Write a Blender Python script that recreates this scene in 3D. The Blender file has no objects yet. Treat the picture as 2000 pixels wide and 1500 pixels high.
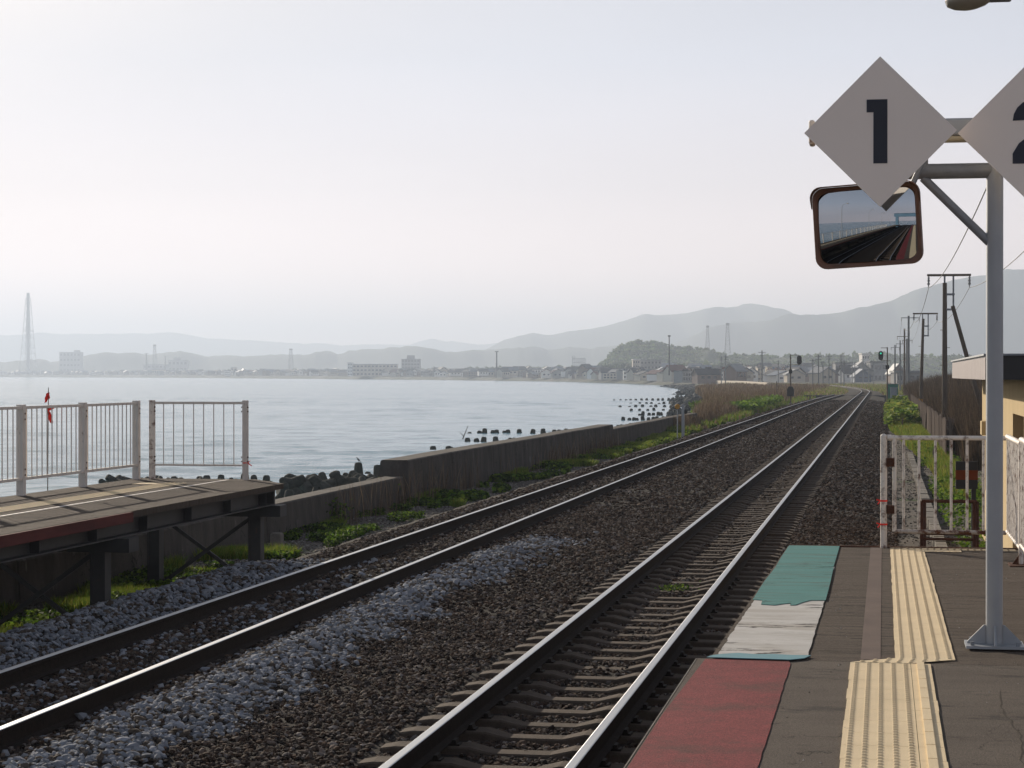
import bpy, math, random
import numpy as np
from mathutils import Vector, Matrix, Quaternion

random.seed(7)
rng = np.random.default_rng(11)
R = math.radians
scene = bpy.context.scene
COL = scene.collection

# ------------------------------------------------------------------ camera
YAW = R(10.15); PITCH = R(0.2546); FPX = 4050.0
CAM = Vector((0, 0, 2.42))
cd = bpy.data.cameras.new("camera"); cam = bpy.data.objects.new("camera", cd); COL.objects.link(cam)
cam.location = CAM
cam.rotation_euler = (math.pi / 2 - PITCH, 0, YAW)
cd.sensor_width = 36; cd.lens = FPX / 2000 * 36
cd.clip_start = 0.1; cd.clip_end = 30000
scene.camera = cam
CM = cam.rotation_euler.to_matrix()

# ------------------------------------------------------------------ world, sun, exposure
SUN_EL = R(17.5); SUN_AZ = R(35)          # azimuth measured from +Y towards -X
sunvec = Vector((-math.sin(SUN_AZ) * math.cos(SUN_EL), math.cos(SUN_AZ) * math.cos(SUN_EL), math.sin(SUN_EL)))
world = bpy.data.worlds.new("World"); scene.world = world; world.use_nodes = True
wn = world.node_tree; wn.nodes.clear()
wo = wn.nodes.new('ShaderNodeOutputWorld'); bg = wn.nodes.new('ShaderNodeBackground')
sky = wn.nodes.new('ShaderNodeTexSky'); sky.sky_type = 'NISHITA'; sky.sun_disc = False
sky.sun_elevation = SUN_EL; sky.sun_rotation = -SUN_AZ
sky.air_density = 1.0; sky.dust_density = 4.0; sky.ozone_density = 1.0
pale = wn.nodes.new('ShaderNodeMix'); pale.data_type = 'RGBA'
wtc = wn.nodes.new('ShaderNodeTexCoord'); wsx = wn.nodes.new('ShaderNodeSeparateXYZ'); wmr = wn.nodes.new('ShaderNodeMapRange')
wn.links.new(wtc.outputs['Generated'], wsx.inputs[0]); wn.links.new(wsx.outputs[2], wmr.inputs[0])
wmr.inputs[1].default_value = 0.12; wmr.inputs[2].default_value = 0.7; wmr.inputs[3].default_value = .96; wmr.inputs[4].default_value = .5
wn.links.new(wmr.outputs[0], pale.inputs[0])
wn.links.new(sky.outputs[0], pale.inputs[6])
ramp = wn.nodes.new('ShaderNodeValToRGB'); wn.links.new(wsx.outputs[2], ramp.inputs[0])     # milky band low over the horizon, clearer above
stops = [(0.0, (16.2, 13.3, 12.5)), (.05, (14.6, 12.4, 12.0)), (.09, (10.7, 9.9, 10.2)), (.15, (8.2, 8.5, 9.6)), (.32, (4.6, 5.0, 5.9)), (1.0, (1.9, 2.2, 3.0))]
el = ramp.color_ramp.elements
while len(el) < len(stops): el.new(.5)
for e_, (pp, cc) in zip(el, stops): e_.position = pp; e_.color = (*cc, 1)
wn.links.new(ramp.outputs[0], pale.inputs[7])
# the sky is brighter towards the sun than behind the camera
wd = wn.nodes.new('ShaderNodeVectorMath'); wd.operation = 'DOT_PRODUCT'; wn.links.new(wtc.outputs['Generated'], wd.inputs[0]); wd.inputs[1].default_value = (-math.sin(SUN_AZ), math.cos(SUN_AZ), 0)
wm1 = wn.nodes.new('ShaderNodeMapRange'); wn.links.new(wd.outputs['Value'], wm1.inputs[0]); wm1.inputs[1].default_value = -1; wm1.inputs[2].default_value = 1
wpw = wn.nodes.new('ShaderNodeMath'); wpw.operation = 'POWER'; wn.links.new(wm1.outputs[0], wpw.inputs[0]); wpw.inputs[1].default_value = 2.5
wm2 = wn.nodes.new('ShaderNodeMapRange'); wn.links.new(wpw.outputs[0], wm2.inputs[0]); wm2.inputs[3].default_value = .95; wm2.inputs[4].default_value = 1.02
wsc = wn.nodes.new('ShaderNodeVectorMath'); wsc.operation = 'SCALE'; wn.links.new(pale.outputs[2], wsc.inputs[0]); wnz = wn.nodes.new('ShaderNodeTexNoise'); wnz.inputs['Scale'].default_value = 2.2; wnz.inputs['Detail'].default_value = 4
wmp = wn.nodes.new('ShaderNodeMapping'); wmp.inputs['Scale'].default_value = (1, 1, 5); wn.links.new(wtc.outputs['Generated'], wmp.inputs[0]); wn.links.new(wmp.outputs[0], wnz.inputs[0])
wm3 = wn.nodes.new('ShaderNodeMapRange'); wn.links.new(wnz.outputs[0], wm3.inputs[0]); wm3.inputs[1].default_value = .3; wm3.inputs[2].default_value = .7; wm3.inputs[3].default_value = .955; wm3.inputs[4].default_value = 1.045
wml = wn.nodes.new('ShaderNodeMath'); wml.operation = 'MULTIPLY'; wn.links.new(wm2.outputs[0], wml.inputs[0]); wn.links.new(wm3.outputs[0], wml.inputs[1])     # faint cloud streaks
wn.links.new(wml.outputs[0], wsc.inputs['Scale'])
wn.links.new(wsc.outputs[0], bg.inputs[0]); bg.inputs[1].default_value = 0.075
wn.links.new(bg.outputs[0], wo.inputs[0])
sl = bpy.data.lights.new("sun", 'SUN'); sl.energy = 5.0; sl.angle = R(0.6); sl.color = (1.0, 0.885, 0.73)
so = bpy.data.objects.new("sun", sl); COL.objects.link(so)
so.rotation_euler = (-sunvec).to_track_quat('-Z', 'Y').to_euler()
so.location = (0, 0, 50)
scene.view_settings.view_transform = 'Standard'; scene.view_settings.look = 'None'
scene.view_settings.exposure = 0.24; scene.view_settings.gamma = 1
scene.cycles.max_bounces = 6; scene.cycles.diffuse_bounces = 3; scene.cycles.glossy_bounces = 3
scene.cycles.volume_bounces = 1
scene.cycles.sample_clamp_indirect = 4

# ------------------------------------------------------------------ helpers
def ray(u, v):
    d = CM @ Vector(((u - 1000) / FPX, (750 - v) / FPX, -1))
    return d
def at(u, v, z):                       # point of the horizontal plane z seen at photo pixel (u, v)
    d = ray(u, v); t = (z - CAM.z) / d.z
    return CAM + d * t
def atd(u, v, dist):                   # point at forward distance dist
    return CAM + ray(u, v) * dist

def setp(o, label=None, cat=None, group=None, kind=None):
    if label: o['label'] = label
    if cat: o['category'] = cat
    if group: o['group'] = group
    if kind: o['kind'] = kind
    return o
def thing(name, label, cat, loc=(0, 0, 0), rz=0, group=None):
    o = bpy.data.objects.new(name, None); COL.objects.link(o)
    o.empty_display_size = 0.2
    o.location = loc; o.rotation_euler = (0, 0, rz)
    return setp(o, label, cat, group)

class MB:
    def __init__(s): s.v = []; s.f = []; s.mi = []; s.cur = 0; s.smooth = []
    def add(s, vs, fs, smooth=False):
        n = len(s.v); s.v += [tuple(p) for p in vs]
        for f in fs:
            s.f.append(tuple(i + n for i in f)); s.mi.append(s.cur); s.smooth.append(smooth)
    def box(s, a, b, m=None):
        (x0, y0, z0), (x1, y1, z1) = a, b
        vs = [(x0,y0,z0),(x1,y0,z0),(x1,y1,z0),(x0,y1,z0),(x0,y0,z1),(x1,y0,z1),(x1,y1,z1),(x0,y1,z1)]
        if m is not None: vs = [m @ Vector(p) for p in vs]
        s.add(vs, [(0,3,2,1),(4,5,6,7),(0,1,5,4),(1,2,6,5),(2,3,7,6),(3,0,4,7)])
    def tube(s, p, q, r0, r1=None, n=10, cap=True, rings=None):
        r1 = r0 if r1 is None else r1
        p = Vector(p); q = Vector(q); d = (q - p).normalized()
        a = Vector((0, 0, 1)) if abs(d.z) < .9 else Vector((1, 0, 0))
        x = d.cross(a).normalized(); y = d.cross(x)
        vs = []
        for c, r in ((p, r0), (q, r1)):
            for k in range(n):
                t = 2 * math.pi * k / n
                vs.append(c + x * (r * math.cos(t)) + y * (r * math.sin(t)))
        fs = [(k, k + n, (k + 1) % n + n, (k + 1) % n) for k in range(n)]
        s.add(vs, fs, True)
        if cap: s.add(vs, [tuple(range(n)), tuple(reversed(range(n, 2 * n)))])
    def bar(s, p, q, w, h):            # rectangular bar from p to q
        p = Vector(p); q = Vector(q); d = (q - p).normalized()
        a = Vector((0, 0, 1)) if abs(d.z) < .9 else Vector((0, 1, 0))
        x = d.cross(a).normalized() * w / 2; y = x.cross(d).normalized() * h / 2
        vs = [p - x - y, p + x - y, p + x + y, p - x + y, q - x - y, q + x - y, q + x + y, q - x + y]
        s.add(vs, [(0,1,2,3),(7,6,5,4),(0,4,5,1),(1,5,6,2),(2,6,7,3),(3,7,4,0)])
    def path(s, pts, r, n=8):
        for a, b in zip(pts[:-1], pts[1:]): s.tube(a, b, r, r, n)
    def lathe(s, prof, c=(0, 0, 0), n=16, m=None):
        vs = []
        for (r, z) in prof:
            for k in range(n):
                t = 2 * math.pi * k / n
                p = Vector((c[0] + r * math.cos(t), c[1] + r * math.sin(t), c[2] + z))
                vs.append(m @ p if m is not None else p)
        fs = []
        for i in range(len(prof) - 1):
            for k in range(n):
                fs.append((i*n+k, i*n+(k+1) % n, (i+1)*n+(k+1) % n, (i+1)*n+k))
        s.add(vs, fs, True)
        s.add(vs, [tuple(range(n - 1, -1, -1)), tuple(range((len(prof)-1)*n, len(prof)*n))])
    def prism(s, outline, y0, y1, m=None):   # outline in xz, extruded along y
        n = len(outline)
        vs = [(x, y0, z) for x, z in outline] + [(x, y1, z) for x, z in outline]
        if m is not None: vs = [m @ Vector(p) for p in vs]
        s.add(vs, [tuple(range(n)), tuple(reversed(range(n, 2 * n)))] + [(k, k + n, (k + 1) % n + n, (k + 1) % n) for k in range(n)])
    def plate(s, outline, z0, z1):           # outline in xy, extruded along z
        n = len(outline)
        vs = [(x, y, z0) for x, y in outline] + [(x, y, z1) for x, y in outline]
        s.add(vs, [tuple(reversed(range(n))), tuple(range(n, 2 * n))] + [(k, (k + 1) % n, (k + 1) % n + n, k + n) for k in range(n)])
    def build(s, name, mats, parent=None, loc=None, bevel=0):
        me = bpy.data.meshes.new(name); me.from_pydata([tuple(p) for p in s.v], [], s.f)
        if not isinstance(mats, (list, tuple)): mats = [mats]
        for m in mats: me.materials.append(m)
        me.polygons.foreach_set('material_index', s.mi)
        me.polygons.foreach_set('use_smooth', s.smooth)
        me.update()
        o = bpy.data.objects.new(name, me); COL.objects.link(o)
        if parent is not None: o.parent = parent
        if loc is not None: o.location = loc
        if bevel:
            b = o.modifiers.new('bevel', 'BEVEL'); b.width = bevel; b.segments = 2; b.limit_method = 'ANGLE'
        return o

def np_mesh(name, V, T, mats, cols=None, parent=None, smooth=False, nper=3, mi=None):
    me = bpy.data.meshes.new(name)
    V = np.ascontiguousarray(V, dtype=np.float32).reshape(-1, 3); T = np.ascontiguousarray(T, dtype=np.int32).reshape(-1, nper)
    me.vertices.add(len(V)); me.vertices.foreach_set('co', V.ravel())
    me.loops.add(T.size); me.loops.foreach_set('vertex_index', T.ravel())
    me.polygons.add(len(T)); me.polygons.foreach_set('loop_start', np.arange(0, T.size, nper, dtype=np.int32))
    me.polygons.foreach_set('use_smooth', np.full(len(T), smooth, dtype=bool))
    if not isinstance(mats, (list, tuple)): mats = [mats]
    for m in mats: me.materials.append(m)
    if mi is not None: me.polygons.foreach_set('material_index', np.ascontiguousarray(mi, dtype=np.int32))
    me.update(calc_edges=True)
    if cols is not None:
        a = me.color_attributes.new('tint', 'FLOAT_COLOR', 'POINT')
        c = np.ones((len(V), 4), dtype=np.float32); c[:, :3] = cols
        a.data.foreach_set('color', c.ravel())
    o = bpy.data.objects.new(name, me); COL.objects.link(o)
    if parent is not None: o.parent = parent
    return o

def copy_tree(root):
    r = root.copy(); COL.objects.link(r)
    for ch in list(root.children):
        c = ch.copy(); COL.objects.link(c); c.parent = r
        for g in list(ch.children):
            d = g.copy(); COL.objects.link(d); d.parent = c
    return r

# ------------------------------------------------------------------ materials
def srgb(r, g, b):
    f = lambda c: ((c / 255) / 12.92 if c <= 10 else ((c / 255 + .055) / 1.055) ** 2.4)
    return (f(r), f(g), f(b))
def mat(name, col, col2=None, scale=4.0, rough=.85, metal=0.0, bump=0.0, bscale=None, stretch=(1, 1, 1), detail=6,
        col3=None, scale3=20, t3=.62, spec=.5, contrast=.25, trans=0, w3=.04, crack=None, speck=0):
    m = bpy.data.materials.new(name); m.use_nodes = True
    nt = m.node_tree; N = nt.nodes; L = nt.links
    p = N['Principled BSDF']; p.inputs['Roughness'].default_value = rough; p.inputs['Metallic'].default_value = metal
    p.inputs['Specular IOR Level'].default_value = spec if rough < .7 else min(spec, .12)
    tc = N.new('ShaderNodeTexCoord'); mp = N.new('ShaderNodeMapping'); mp.inputs['Scale'].default_value = stretch
    L.new(tc.outputs['Object'], mp.inputs[0])
    nz = N.new('ShaderNodeTexNoise'); nz.inputs['Scale'].default_value = scale; nz.inputs['Detail'].default_value = detail
    nz.inputs['Roughness'].default_value = .62
    L.new(mp.outputs[0], nz.inputs[0])
    col2 = col2 or tuple(c * .72 for c in col)
    rp = N.new('ShaderNodeValToRGB'); rp.color_ramp.elements[0].position = .5 - contrast; rp.color_ramp.elements[1].position = .5 + contrast
    rp.color_ramp.elements[0].color = (*col2, 1); rp.color_ramp.elements[1].color = (*col, 1)
    L.new(nz.outputs[0], rp.inputs[0])
    out = rp.outputs[0]
    if col3 is not None:
        n3 = N.new('ShaderNodeTexNoise'); n3.inputs['Scale'].default_value = scale3; n3.inputs['Detail'].default_value = 8
        n3.inputs['Roughness'].default_value = .7
        L.new(mp.outputs[0], n3.inputs[0])
        mr = N.new('ShaderNodeMapRange'); mr.inputs[1].default_value = t3 - w3; mr.inputs[2].default_value = t3 + w3
        L.new(n3.outputs[0], mr.inputs[0])
        mx = N.new('ShaderNodeMix'); mx.data_type = 'RGBA'; L.new(mr.outputs[0], mx.inputs[0]); L.new(out, mx.inputs[6])
        mx.inputs[7].default_value = (*col3, 1); out = mx.outputs[2]
    if crack:                            # thin wandering lines: (scale, stretch, width, colour, mask threshold)
        cs, cst, cw, cc, cth = crack
        mp2 = N.new('ShaderNodeMapping'); mp2.inputs['Scale'].default_value = cst; L.new(tc.outputs['Object'], mp2.inputs[0])
        nc = N.new('ShaderNodeTexNoise'); nc.inputs['Scale'].default_value = cs; nc.inputs['Detail'].default_value = 9; nc.inputs['Roughness'].default_value = .6
        L.new(mp2.outputs[0], nc.inputs[0])
        sb = N.new('ShaderNodeMath'); sb.operation = 'SUBTRACT'; L.new(nc.outputs[0], sb.inputs[0]); sb.inputs[1].default_value = .5
        ab = N.new('ShaderNodeMath'); ab.operation = 'ABSOLUTE'; L.new(sb.outputs[0], ab.inputs[0])
        mr2 = N.new('ShaderNodeMapRange'); mr2.inputs[1].default_value = cw; mr2.inputs[2].default_value = cw * 2.2; mr2.inputs[3].default_value = 1; mr2.inputs[4].default_value = 0
        L.new(ab.outputs[0], mr2.inputs[0])
        nm = N.new('ShaderNodeTexNoise'); nm.inputs['Scale'].default_value = cs * .7; nm.inputs['Detail'].default_value = 3; L.new(tc.outputs['Object'], nm.inputs[0])
        mk = N.new('ShaderNodeMapRange'); mk.inputs[1].default_value = cth; mk.inputs[2].default_value = cth + .06; L.new(nm.outputs[0], mk.inputs[0])
        mu = N.new('ShaderNodeMath'); mu.operation = 'MULTIPLY'; L.new(mr2.outputs[0], mu.inputs[0]); L.new(mk.outputs[0], mu.inputs[1])
        mx = N.new('ShaderNodeMix'); mx.data_type = 'RGBA'; L.new(mu.outputs[0], mx.inputs[0]); L.new(out, mx.inputs[6]); mx.inputs[7].default_value = (*cc, 1); out = mx.outputs[2]
    if speck:                            # aggregate grain
        ns = N.new('ShaderNodeTexNoise'); ns.inputs['Scale'].default_value = 170; ns.inputs['Detail'].default_value = 3; L.new(tc.outputs['Object'], ns.inputs[0])
        ms_ = N.new('ShaderNodeMapRange'); ms_.inputs[1].default_value = .3; ms_.inputs[2].default_value = .7; ms_.inputs[3].default_value = 1 - speck; ms_.inputs[4].default_value = 1 + speck
        L.new(ns.outputs[0], ms_.inputs[0])
        vs = N.new('ShaderNodeVectorMath'); vs.operation = 'SCALE'; L.new(out, vs.inputs[0]); L.new(ms_.outputs[0], vs.inputs['Scale']); out = vs.outputs[0]
    L.new(out, p.inputs['Base Color'])
    if bump:
        nb = N.new('ShaderNodeTexNoise'); nb.inputs['Scale'].default_value = bscale or scale * 6; nb.inputs['Detail'].default_value = 6
        L.new(mp.outputs[0], nb.inputs[0])
        bp = N.new('ShaderNodeBump'); bp.inputs['Strength'].default_value = min(1, bump); bp.inputs['Distance'].default_value = .02
        L.new(nb.outputs[0], bp.inputs['Height']); L.new(bp.outputs[0], p.inputs['Normal'])
    if trans:
        p.inputs['Transmission Weight'].default_value = trans
    return m
def tint_mat(name, rough=.9, translucent=0.0, mul=1.0, bump=0):
    m = bpy.data.materials.new(name); m.use_nodes = True; N = m.node_tree.nodes; L = m.node_tree.links
    p = N['Principled BSDF']; p.inputs['Roughness'].default_value = rough; p.inputs['Specular IOR Level'].default_value = .08
    a = N.new('ShaderNodeAttribute'); a.attribute_name = 'tint'
    nz = N.new('ShaderNodeTexNoise'); nz.inputs['Scale'].default_value = 60
    tc = N.new('ShaderNodeTexCoord'); L.new(tc.outputs['Object'], nz.inputs[0])
    mr = N.new('ShaderNodeMapRange'); mr.inputs[3].default_value = .7 * mul; mr.inputs[4].default_value = 1.3 * mul
    L.new(nz.outputs[0], mr.inputs[0])
    vm = N.new('ShaderNodeVectorMath'); vm.operation = 'SCALE'; L.new(a.outputs['Color'], vm.inputs[0]); L.new(mr.outputs[0], vm.inputs['Scale'])
    L.new(vm.outputs[0], p.inputs['Base Color'])
    if translucent:
        t = N.new('ShaderNodeBsdfTranslucent'); L.new(vm.outputs[0], t.inputs[0])
        ms = N.new('ShaderNodeMixShader'); ms.inputs[0].default_value = translucent
        L.new(p.outputs[0], ms.inputs[1]); L.new(t.outputs[0], ms.inputs[2]); L.new(ms.outputs[0], N['Material Output'].inputs[0])
    return m

M = {}
M['soil'] = mat('soil_gravel', (.17, .145, .12), (.075, .063, .053), 3.0, .95, bump=1, bscale=30, col3=(.05, .075, .02), scale3=.8, t3=.60)
M['farland'] = mat('far_land', (.10, .10, .06), (.05, .06, .035), .05, 1, col3=(.16, .15, .13), scale3=.02, t3=.56)
M['ballast'] = mat('ballast_bed', (.040, .031, .026), (.014, .011, .009), 22, .95, bump=1, bscale=45, detail=8)
M['rail_head'] = mat('rail_head_polished', (.50, .51, .53), (.42, .43, .45), 3, .50, metal=1.0, stretch=(8, .3, 8))
M['rail_web'] = mat('rail_web_rust', (.032, .020, .015), (.015, .010, .008), 14, .85, bump=.3)
M['sleeper'] = mat('sleeper_concrete', (.125, .095, .072), (.065, .048, .037), 9, .9, bump=.5, bscale=60)
M['clip'] = mat('clip_iron', (.03, .022, .018), None, 30, .7, metal=.4)
M['asphalt'] = mat('asphalt', (.150, .123, .100), (.098, .080, .066), 2.0, .9, bump=.8, bscale=140, stretch=(.6, 1.6, 1), col3=(.065, .055, .048), scale3=2.5, t3=.62, speck=.45, crack=(1.1, (1, .7, 1), .0022, (.03, .024, .02), .55))
M['asphalt_old'] = mat('asphalt_old', (.142, .112, .088), (.075, .057, .045), 2.2, .92, bump=.9, bscale=60, stretch=(.35, 5.5, 1), col3=(.030, .024, .021), scale3=3.2, t3=.66, w3=.02, speck=.4, crack=(1.2, (.35, 2.6, 1), .004, (.025, .02, .017), .46))
M['kerb'] = mat('platform_concrete', (.25, .23, .20), (.14, .12, .10), 5, .9, bump=.5)
M['red_paint'] = mat('red_paint', (.265, .050, .052), (.19, .038, .040), 7, .8, bump=.8, bscale=160, col3=(.12, .045, .040), scale3=3, t3=.60, w3=.10, speck=.5)
M['green_paint'] = mat('green_paint', (.095, .265, .245), (.070, .205, .190), 4, .75, bump=.5, bscale=70, stretch=(.5, 3, 1), col3=(.10, .12, .11), scale3=2.2, t3=.60, w3=.08, speck=.15, crack=(1.6, (.4, 2.2, 1), .003, (.03, .05, .045), .52))
M['blue_paint'] = mat('pale_blue_paint', (.17, .33, .37), (.13, .27, .30), 6, .75, col3=(.3, .3, .3), scale3=12, t3=.7)
M['white_paint'] = mat('white_paint', (.56, .54, .51), (.42, .40, .37), 3, .8, bump=.15, bscale=90, stretch=(.6, 1.6, 1), col3=(.40, .37, .33), scale3=2.6, t3=.55, w3=.06, speck=.08, crack=(2.0, (.55, 1.7, 1), .011, (.04, .034, .03), .53))
M['tactile'] = mat('tactile_yellow', (.80, .64, .41), (.68, .54, .34), 5, .8, bump=.15, bscale=80, speck=.08, col3=(.30, .23, .15), scale3=6, t3=.70)
M['tactile_dirty'] = mat('tactile_yellow_dirty', (.40, .32, .20), (.10, .07, .05), 16, .85)
M['joint'] = mat('joint_dark', (.07, .055, .04), None, 30, .9)
M['old_mark'] = mat('old_painted_strip', (.165, .12, .10), (.11, .082, .070), 3, .9, bump=.4, bscale=90, col3=(.34, .31, .28), scale3=18, t3=.70)
M['galv'] = mat('galvanised_grey_paint', (.38, .395, .41), (.30, .315, .33), 3, .5, metal=.25, bump=.05)
M['galv_dark'] = mat('galvanised_weathered', (.30, .32, .34), (.16, .17, .19), 6, .6, metal=.3)
M['sign'] = mat('sign_white_board', (.90, .80, .71), (.85, .75, .66), 1.2, .6)
M['ink'] = mat('sign_navy_ink', (.012, .015, .030), None, 3, .5)
M['cream'] = mat('cream_plastic', (.55, .48, .33), (.38, .33, .22), 4, .5)
M['orange_frame'] = mat('mirror_frame_brown_orange', (.19, .08, .04), (.08, .04, .025), 7, .5)
M['white_rust'] = mat('white_paint_rusting', (.80, .73, .65), (.68, .60, .52), 8, .6, bump=.2, col3=(.13, .055, .03), scale3=11, t3=.565, w3=.07)
M['very_rusty'] = mat('white_paint_heavily_rusted', (.52, .47, .42), (.42, .37, .33), 8, .7, bump=.3, col3=(.12, .05, .028), scale3=9, t3=.50, w3=.06)
M['rust'] = mat('rusty_iron', (.14, .06, .035), (.05, .025, .018), 12, .9, bump=.4)
M['steel_dark'] = mat('dark_steel_girder', (.036, .036, .038), (.018, .018, .020), 5, .6, col3=(.07, .035, .025), scale3=5, t3=.66)
M['fence_grey'] = mat('fence_off_white_paint', (.70, .63, .56), (.58, .52, .46), 5, .6, col3=(.20, .13, .08), scale3=9, t3=.66)
M['red_board'] = mat('faded_red_board', (.16, .045, .038), (.07, .025, .022), 6, .8, stretch=(1, .2, 1))
M['wall'] = mat('seawall_concrete', (.115, .10, .088), (.045, .039, .035), 2.2, .92, bump=.8, bscale=14, col3=(.21, .19, .17), scale3=4.5, t3=.66, w3=.04, stretch=(1, 1, .35), speck=.25, crack=(1.4, (1, 1, 1), .004, (.03, .026, .024), .5))
M['tetra'] = mat('tetrapod_concrete', (.085, .085, .070), (.035, .036, .030), 3, .9, bump=.6, bscale=14)
M['bird'] = mat('dark_feathers', (.02, .02, .022), None, 10, .6)
M['red_cloth'] = mat('red_cloth', (.95, .06, .04), (.80, .04, .03), 8, .8)
M['stucco'] = mat('tan_stucco', (.60, .46, .26), (.50, .38, .21), 2.5, .9, bump=.3, bscale=60, stretch=(1, 1, .3))
M['recess'] = mat('brown_door', (.24, .15, .075), (.18, .11, .055), 3, .8)
M['fascia'] = mat('brown_metal_fascia', (.24, .185, .17), (.19, .145, .135), 2, .5)
M['black'] = mat('black_metal', (.015, .015, .017), None, 5, .5)
M['orange'] = mat('orange_band', (.20, .05, .018), (.15, .04, .015), 6, .7)
M['pole_wood'] = mat('weathered_pole', (.19, .155, .125), (.09, .075, .06), 4, .9, stretch=(3, 3, .3), bump=.3)
M['pole_conc'] = mat('concrete_pole', (.26, .27, .27), (.19, .20, .20), 2, .85)
M['plank'] = mat('grey_plank', (.24, .19, .155), (.13, .10, .085), 3, .9, stretch=(3, 3, .4), bump=.3)
M['cab'] = mat('cabinet_blue_grey', (.30, .34, .37), (.24, .27, .30), 3, .6)
M['cab2'] = mat('cabinet_green', (.05, .22, .16), (.04, .16, .12), 3, .6)
M['ochre'] = mat('yellow_ochre', (.55, .27, .03), (.40, .19, .02), 6, .6)
M['white_wall'] = mat('white_render', (.85, .82, .77), (.72, .69, .65), .6, .9)
M['cream_wall'] = mat('cream_render', (.55, .49, .40), (.45, .40, .33), .6, .9)
M['grey_wall'] = mat('grey_render', (.30, .30, .30), (.22, .22, .22), .6, .9)
M['brown_wall'] = mat('brown_render', (.24, .18, .15), (.18, .13, .11), .6, .9)
M['roof_dark'] = mat('dark_roof', (.06, .065, .075), (.04, .043, .05), .8, .7)
M['roof_blue'] = mat('blue_roof', (.08, .12, .18), (.06, .09, .13), .8, .6)
M['roof_red'] = mat('red_roof', (.16, .07, .06), (.12, .055, .05), .8, .7)
M['roof_grey'] = mat('grey_roof', (.22, .23, .24), (.16, .17, .18), .8, .6)
M['glass'] = mat('window_glass', (.03, .035, .04), None, 2, .15, spec=.8)
M['mountain'] = mat('mountain_forest', (.050, .070, .035), (.030, .045, .025), .004, 1, stretch=(1, 1, 1), bump=.0)
M['hill_near'] = mat('wooded_hill_floor', (.06, .085, .03), (.035, .05, .02), .05, 1)
M['stone'] = tint_mat('stone_tinted', .9)
M['leaf'] = tint_mat('leaf_tinted', .7, .38)
M['dry'] = tint_mat('dry_stalk_tinted', .9, .2)
M['wire'] = mat('wire_dark', (.05, .05, .05), None, 5, .6)
M['insul'] = mat('porcelain_insulator', (.35, .36, .36), None, 5, .3)
M['foam'] = mat('surf_foam', (.8, .82, .83), None, 3, .9)
def emis(name, col, s):
    m = bpy.data.materials.new(name); m.use_nodes = True; p = m.node_tree.nodes['Principled BSDF']
    p.inputs['Base Color'].default_value = (*col, 1); p.inputs['Emission Color'].default_value = (*col, 1); p.inputs['Emission Strength'].default_value = s
    return m
M['green_light'] = emis('green_signal_light', (.03, .6, .38), .75)
mm = bpy.data.materials.new('mirror_glass'); mm.use_nodes = True; p = mm.node_tree.nodes['Principled BSDF']
p.inputs['Metallic'].default_value = 1; p.inputs['Roughness'].default_value = .015; p.inputs['Base Color'].default_value = (.40, .43, .46, 1)
M['mirror'] = mm
# sodium lamp bowl
M['bowl'] = mat('lamp_bowl_smoked', (.42, .36, .27), (.30, .26, .20), 5, .25, trans=.35)

# water
wm = bpy.data.materials.new('sea_water'); wm.use_nodes = True; N = wm.node_tree.nodes; L = wm.node_tree.links
p = N['Principled BSDF']; p.inputs['Base Color'].default_value = (.08, .22, .29, 1); p.inputs['Roughness'].default_value = .17
p.inputs['IOR'].default_value = 1.333
tc = N.new('ShaderNodeTexCoord')
mp1 = N.new('ShaderNodeMapping'); mp1.inputs['Scale'].default_value = (.35, 1.0, 1); mp1.inputs['Rotation'].default_value = (0, 0, R(12))
n1 = N.new('ShaderNodeTexNoise'); n1.inputs['Scale'].default_value = 4.0; n1.inputs['Detail'].default_value = 7; n1.inputs['Roughness'].default_value = .62
n2 = N.new('ShaderNodeTexNoise'); n2.inputs['Scale'].default_value = .03; n2.inputs['Detail'].default_value = 4
L.new(tc.outputs['Object'], mp1.inputs[0]); L.new(mp1.outputs[0], n1.inputs[0]); L.new(mp1.outputs[0], n2.inputs[0])
b1 = N.new('ShaderNodeBump'); b1.inputs['Strength'].default_value = .35; b1.inputs['Distance'].default_value = .12
mr = N.new('ShaderNodeMapRange'); mr.inputs[1].default_value = .3; mr.inputs[2].default_value = .7; mr.inputs[3].default_value = .35; mr.inputs[4].default_value = 1.0
L.new(n2.outputs[0], mr.inputs[0])
ml = N.new('ShaderNodeMath'); ml.operation = 'MULTIPLY'; L.new(n1.outputs[0], ml.inputs[0]); L.new(mr.outputs[0], ml.inputs[1])
L.new(ml.outputs[0], b1.inputs['Height']); L.new(b1.outputs[0], p.inputs['Normal'])
M['water'] = wm

# ------------------------------------------------------------------ track geometry functions
def sstep(t): t = np.clip(t, 0, 1); return t * t * (3 - 2 * t)
def xr(Y): Y = np.asarray(Y, float); return -2.465 - np.maximum(0, Y - 290) ** 2 / 3850.0
def xl(Y): Y = np.asarray(Y, float); return xr(Y) - 4.055 * (1 - sstep((Y - 150) / 330.0))
def vnoise(x, y, s=1.0, seed=0):
    x = np.asarray(x, float) * s; y = np.asarray(y, float) * s
    xi = np.floor(x); yi = np.floor(y); fx = x - xi; fy = y - yi
    h = lambda a, b: np.mod(np.sin(a * 127.1 + b * 311.7 + seed * 74.7) * 43758.5453, 1.0)
    fx = fx * fx * (3 - 2 * fx); fy = fy * fy * (3 - 2 * fy)
    return (h(xi, yi) * (1 - fx) + h(xi + 1, yi) * fx) * (1 - fy) + (h(xi, yi + 1) * (1 - fx) + h(xi + 1, yi + 1) * fx) * fy
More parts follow.
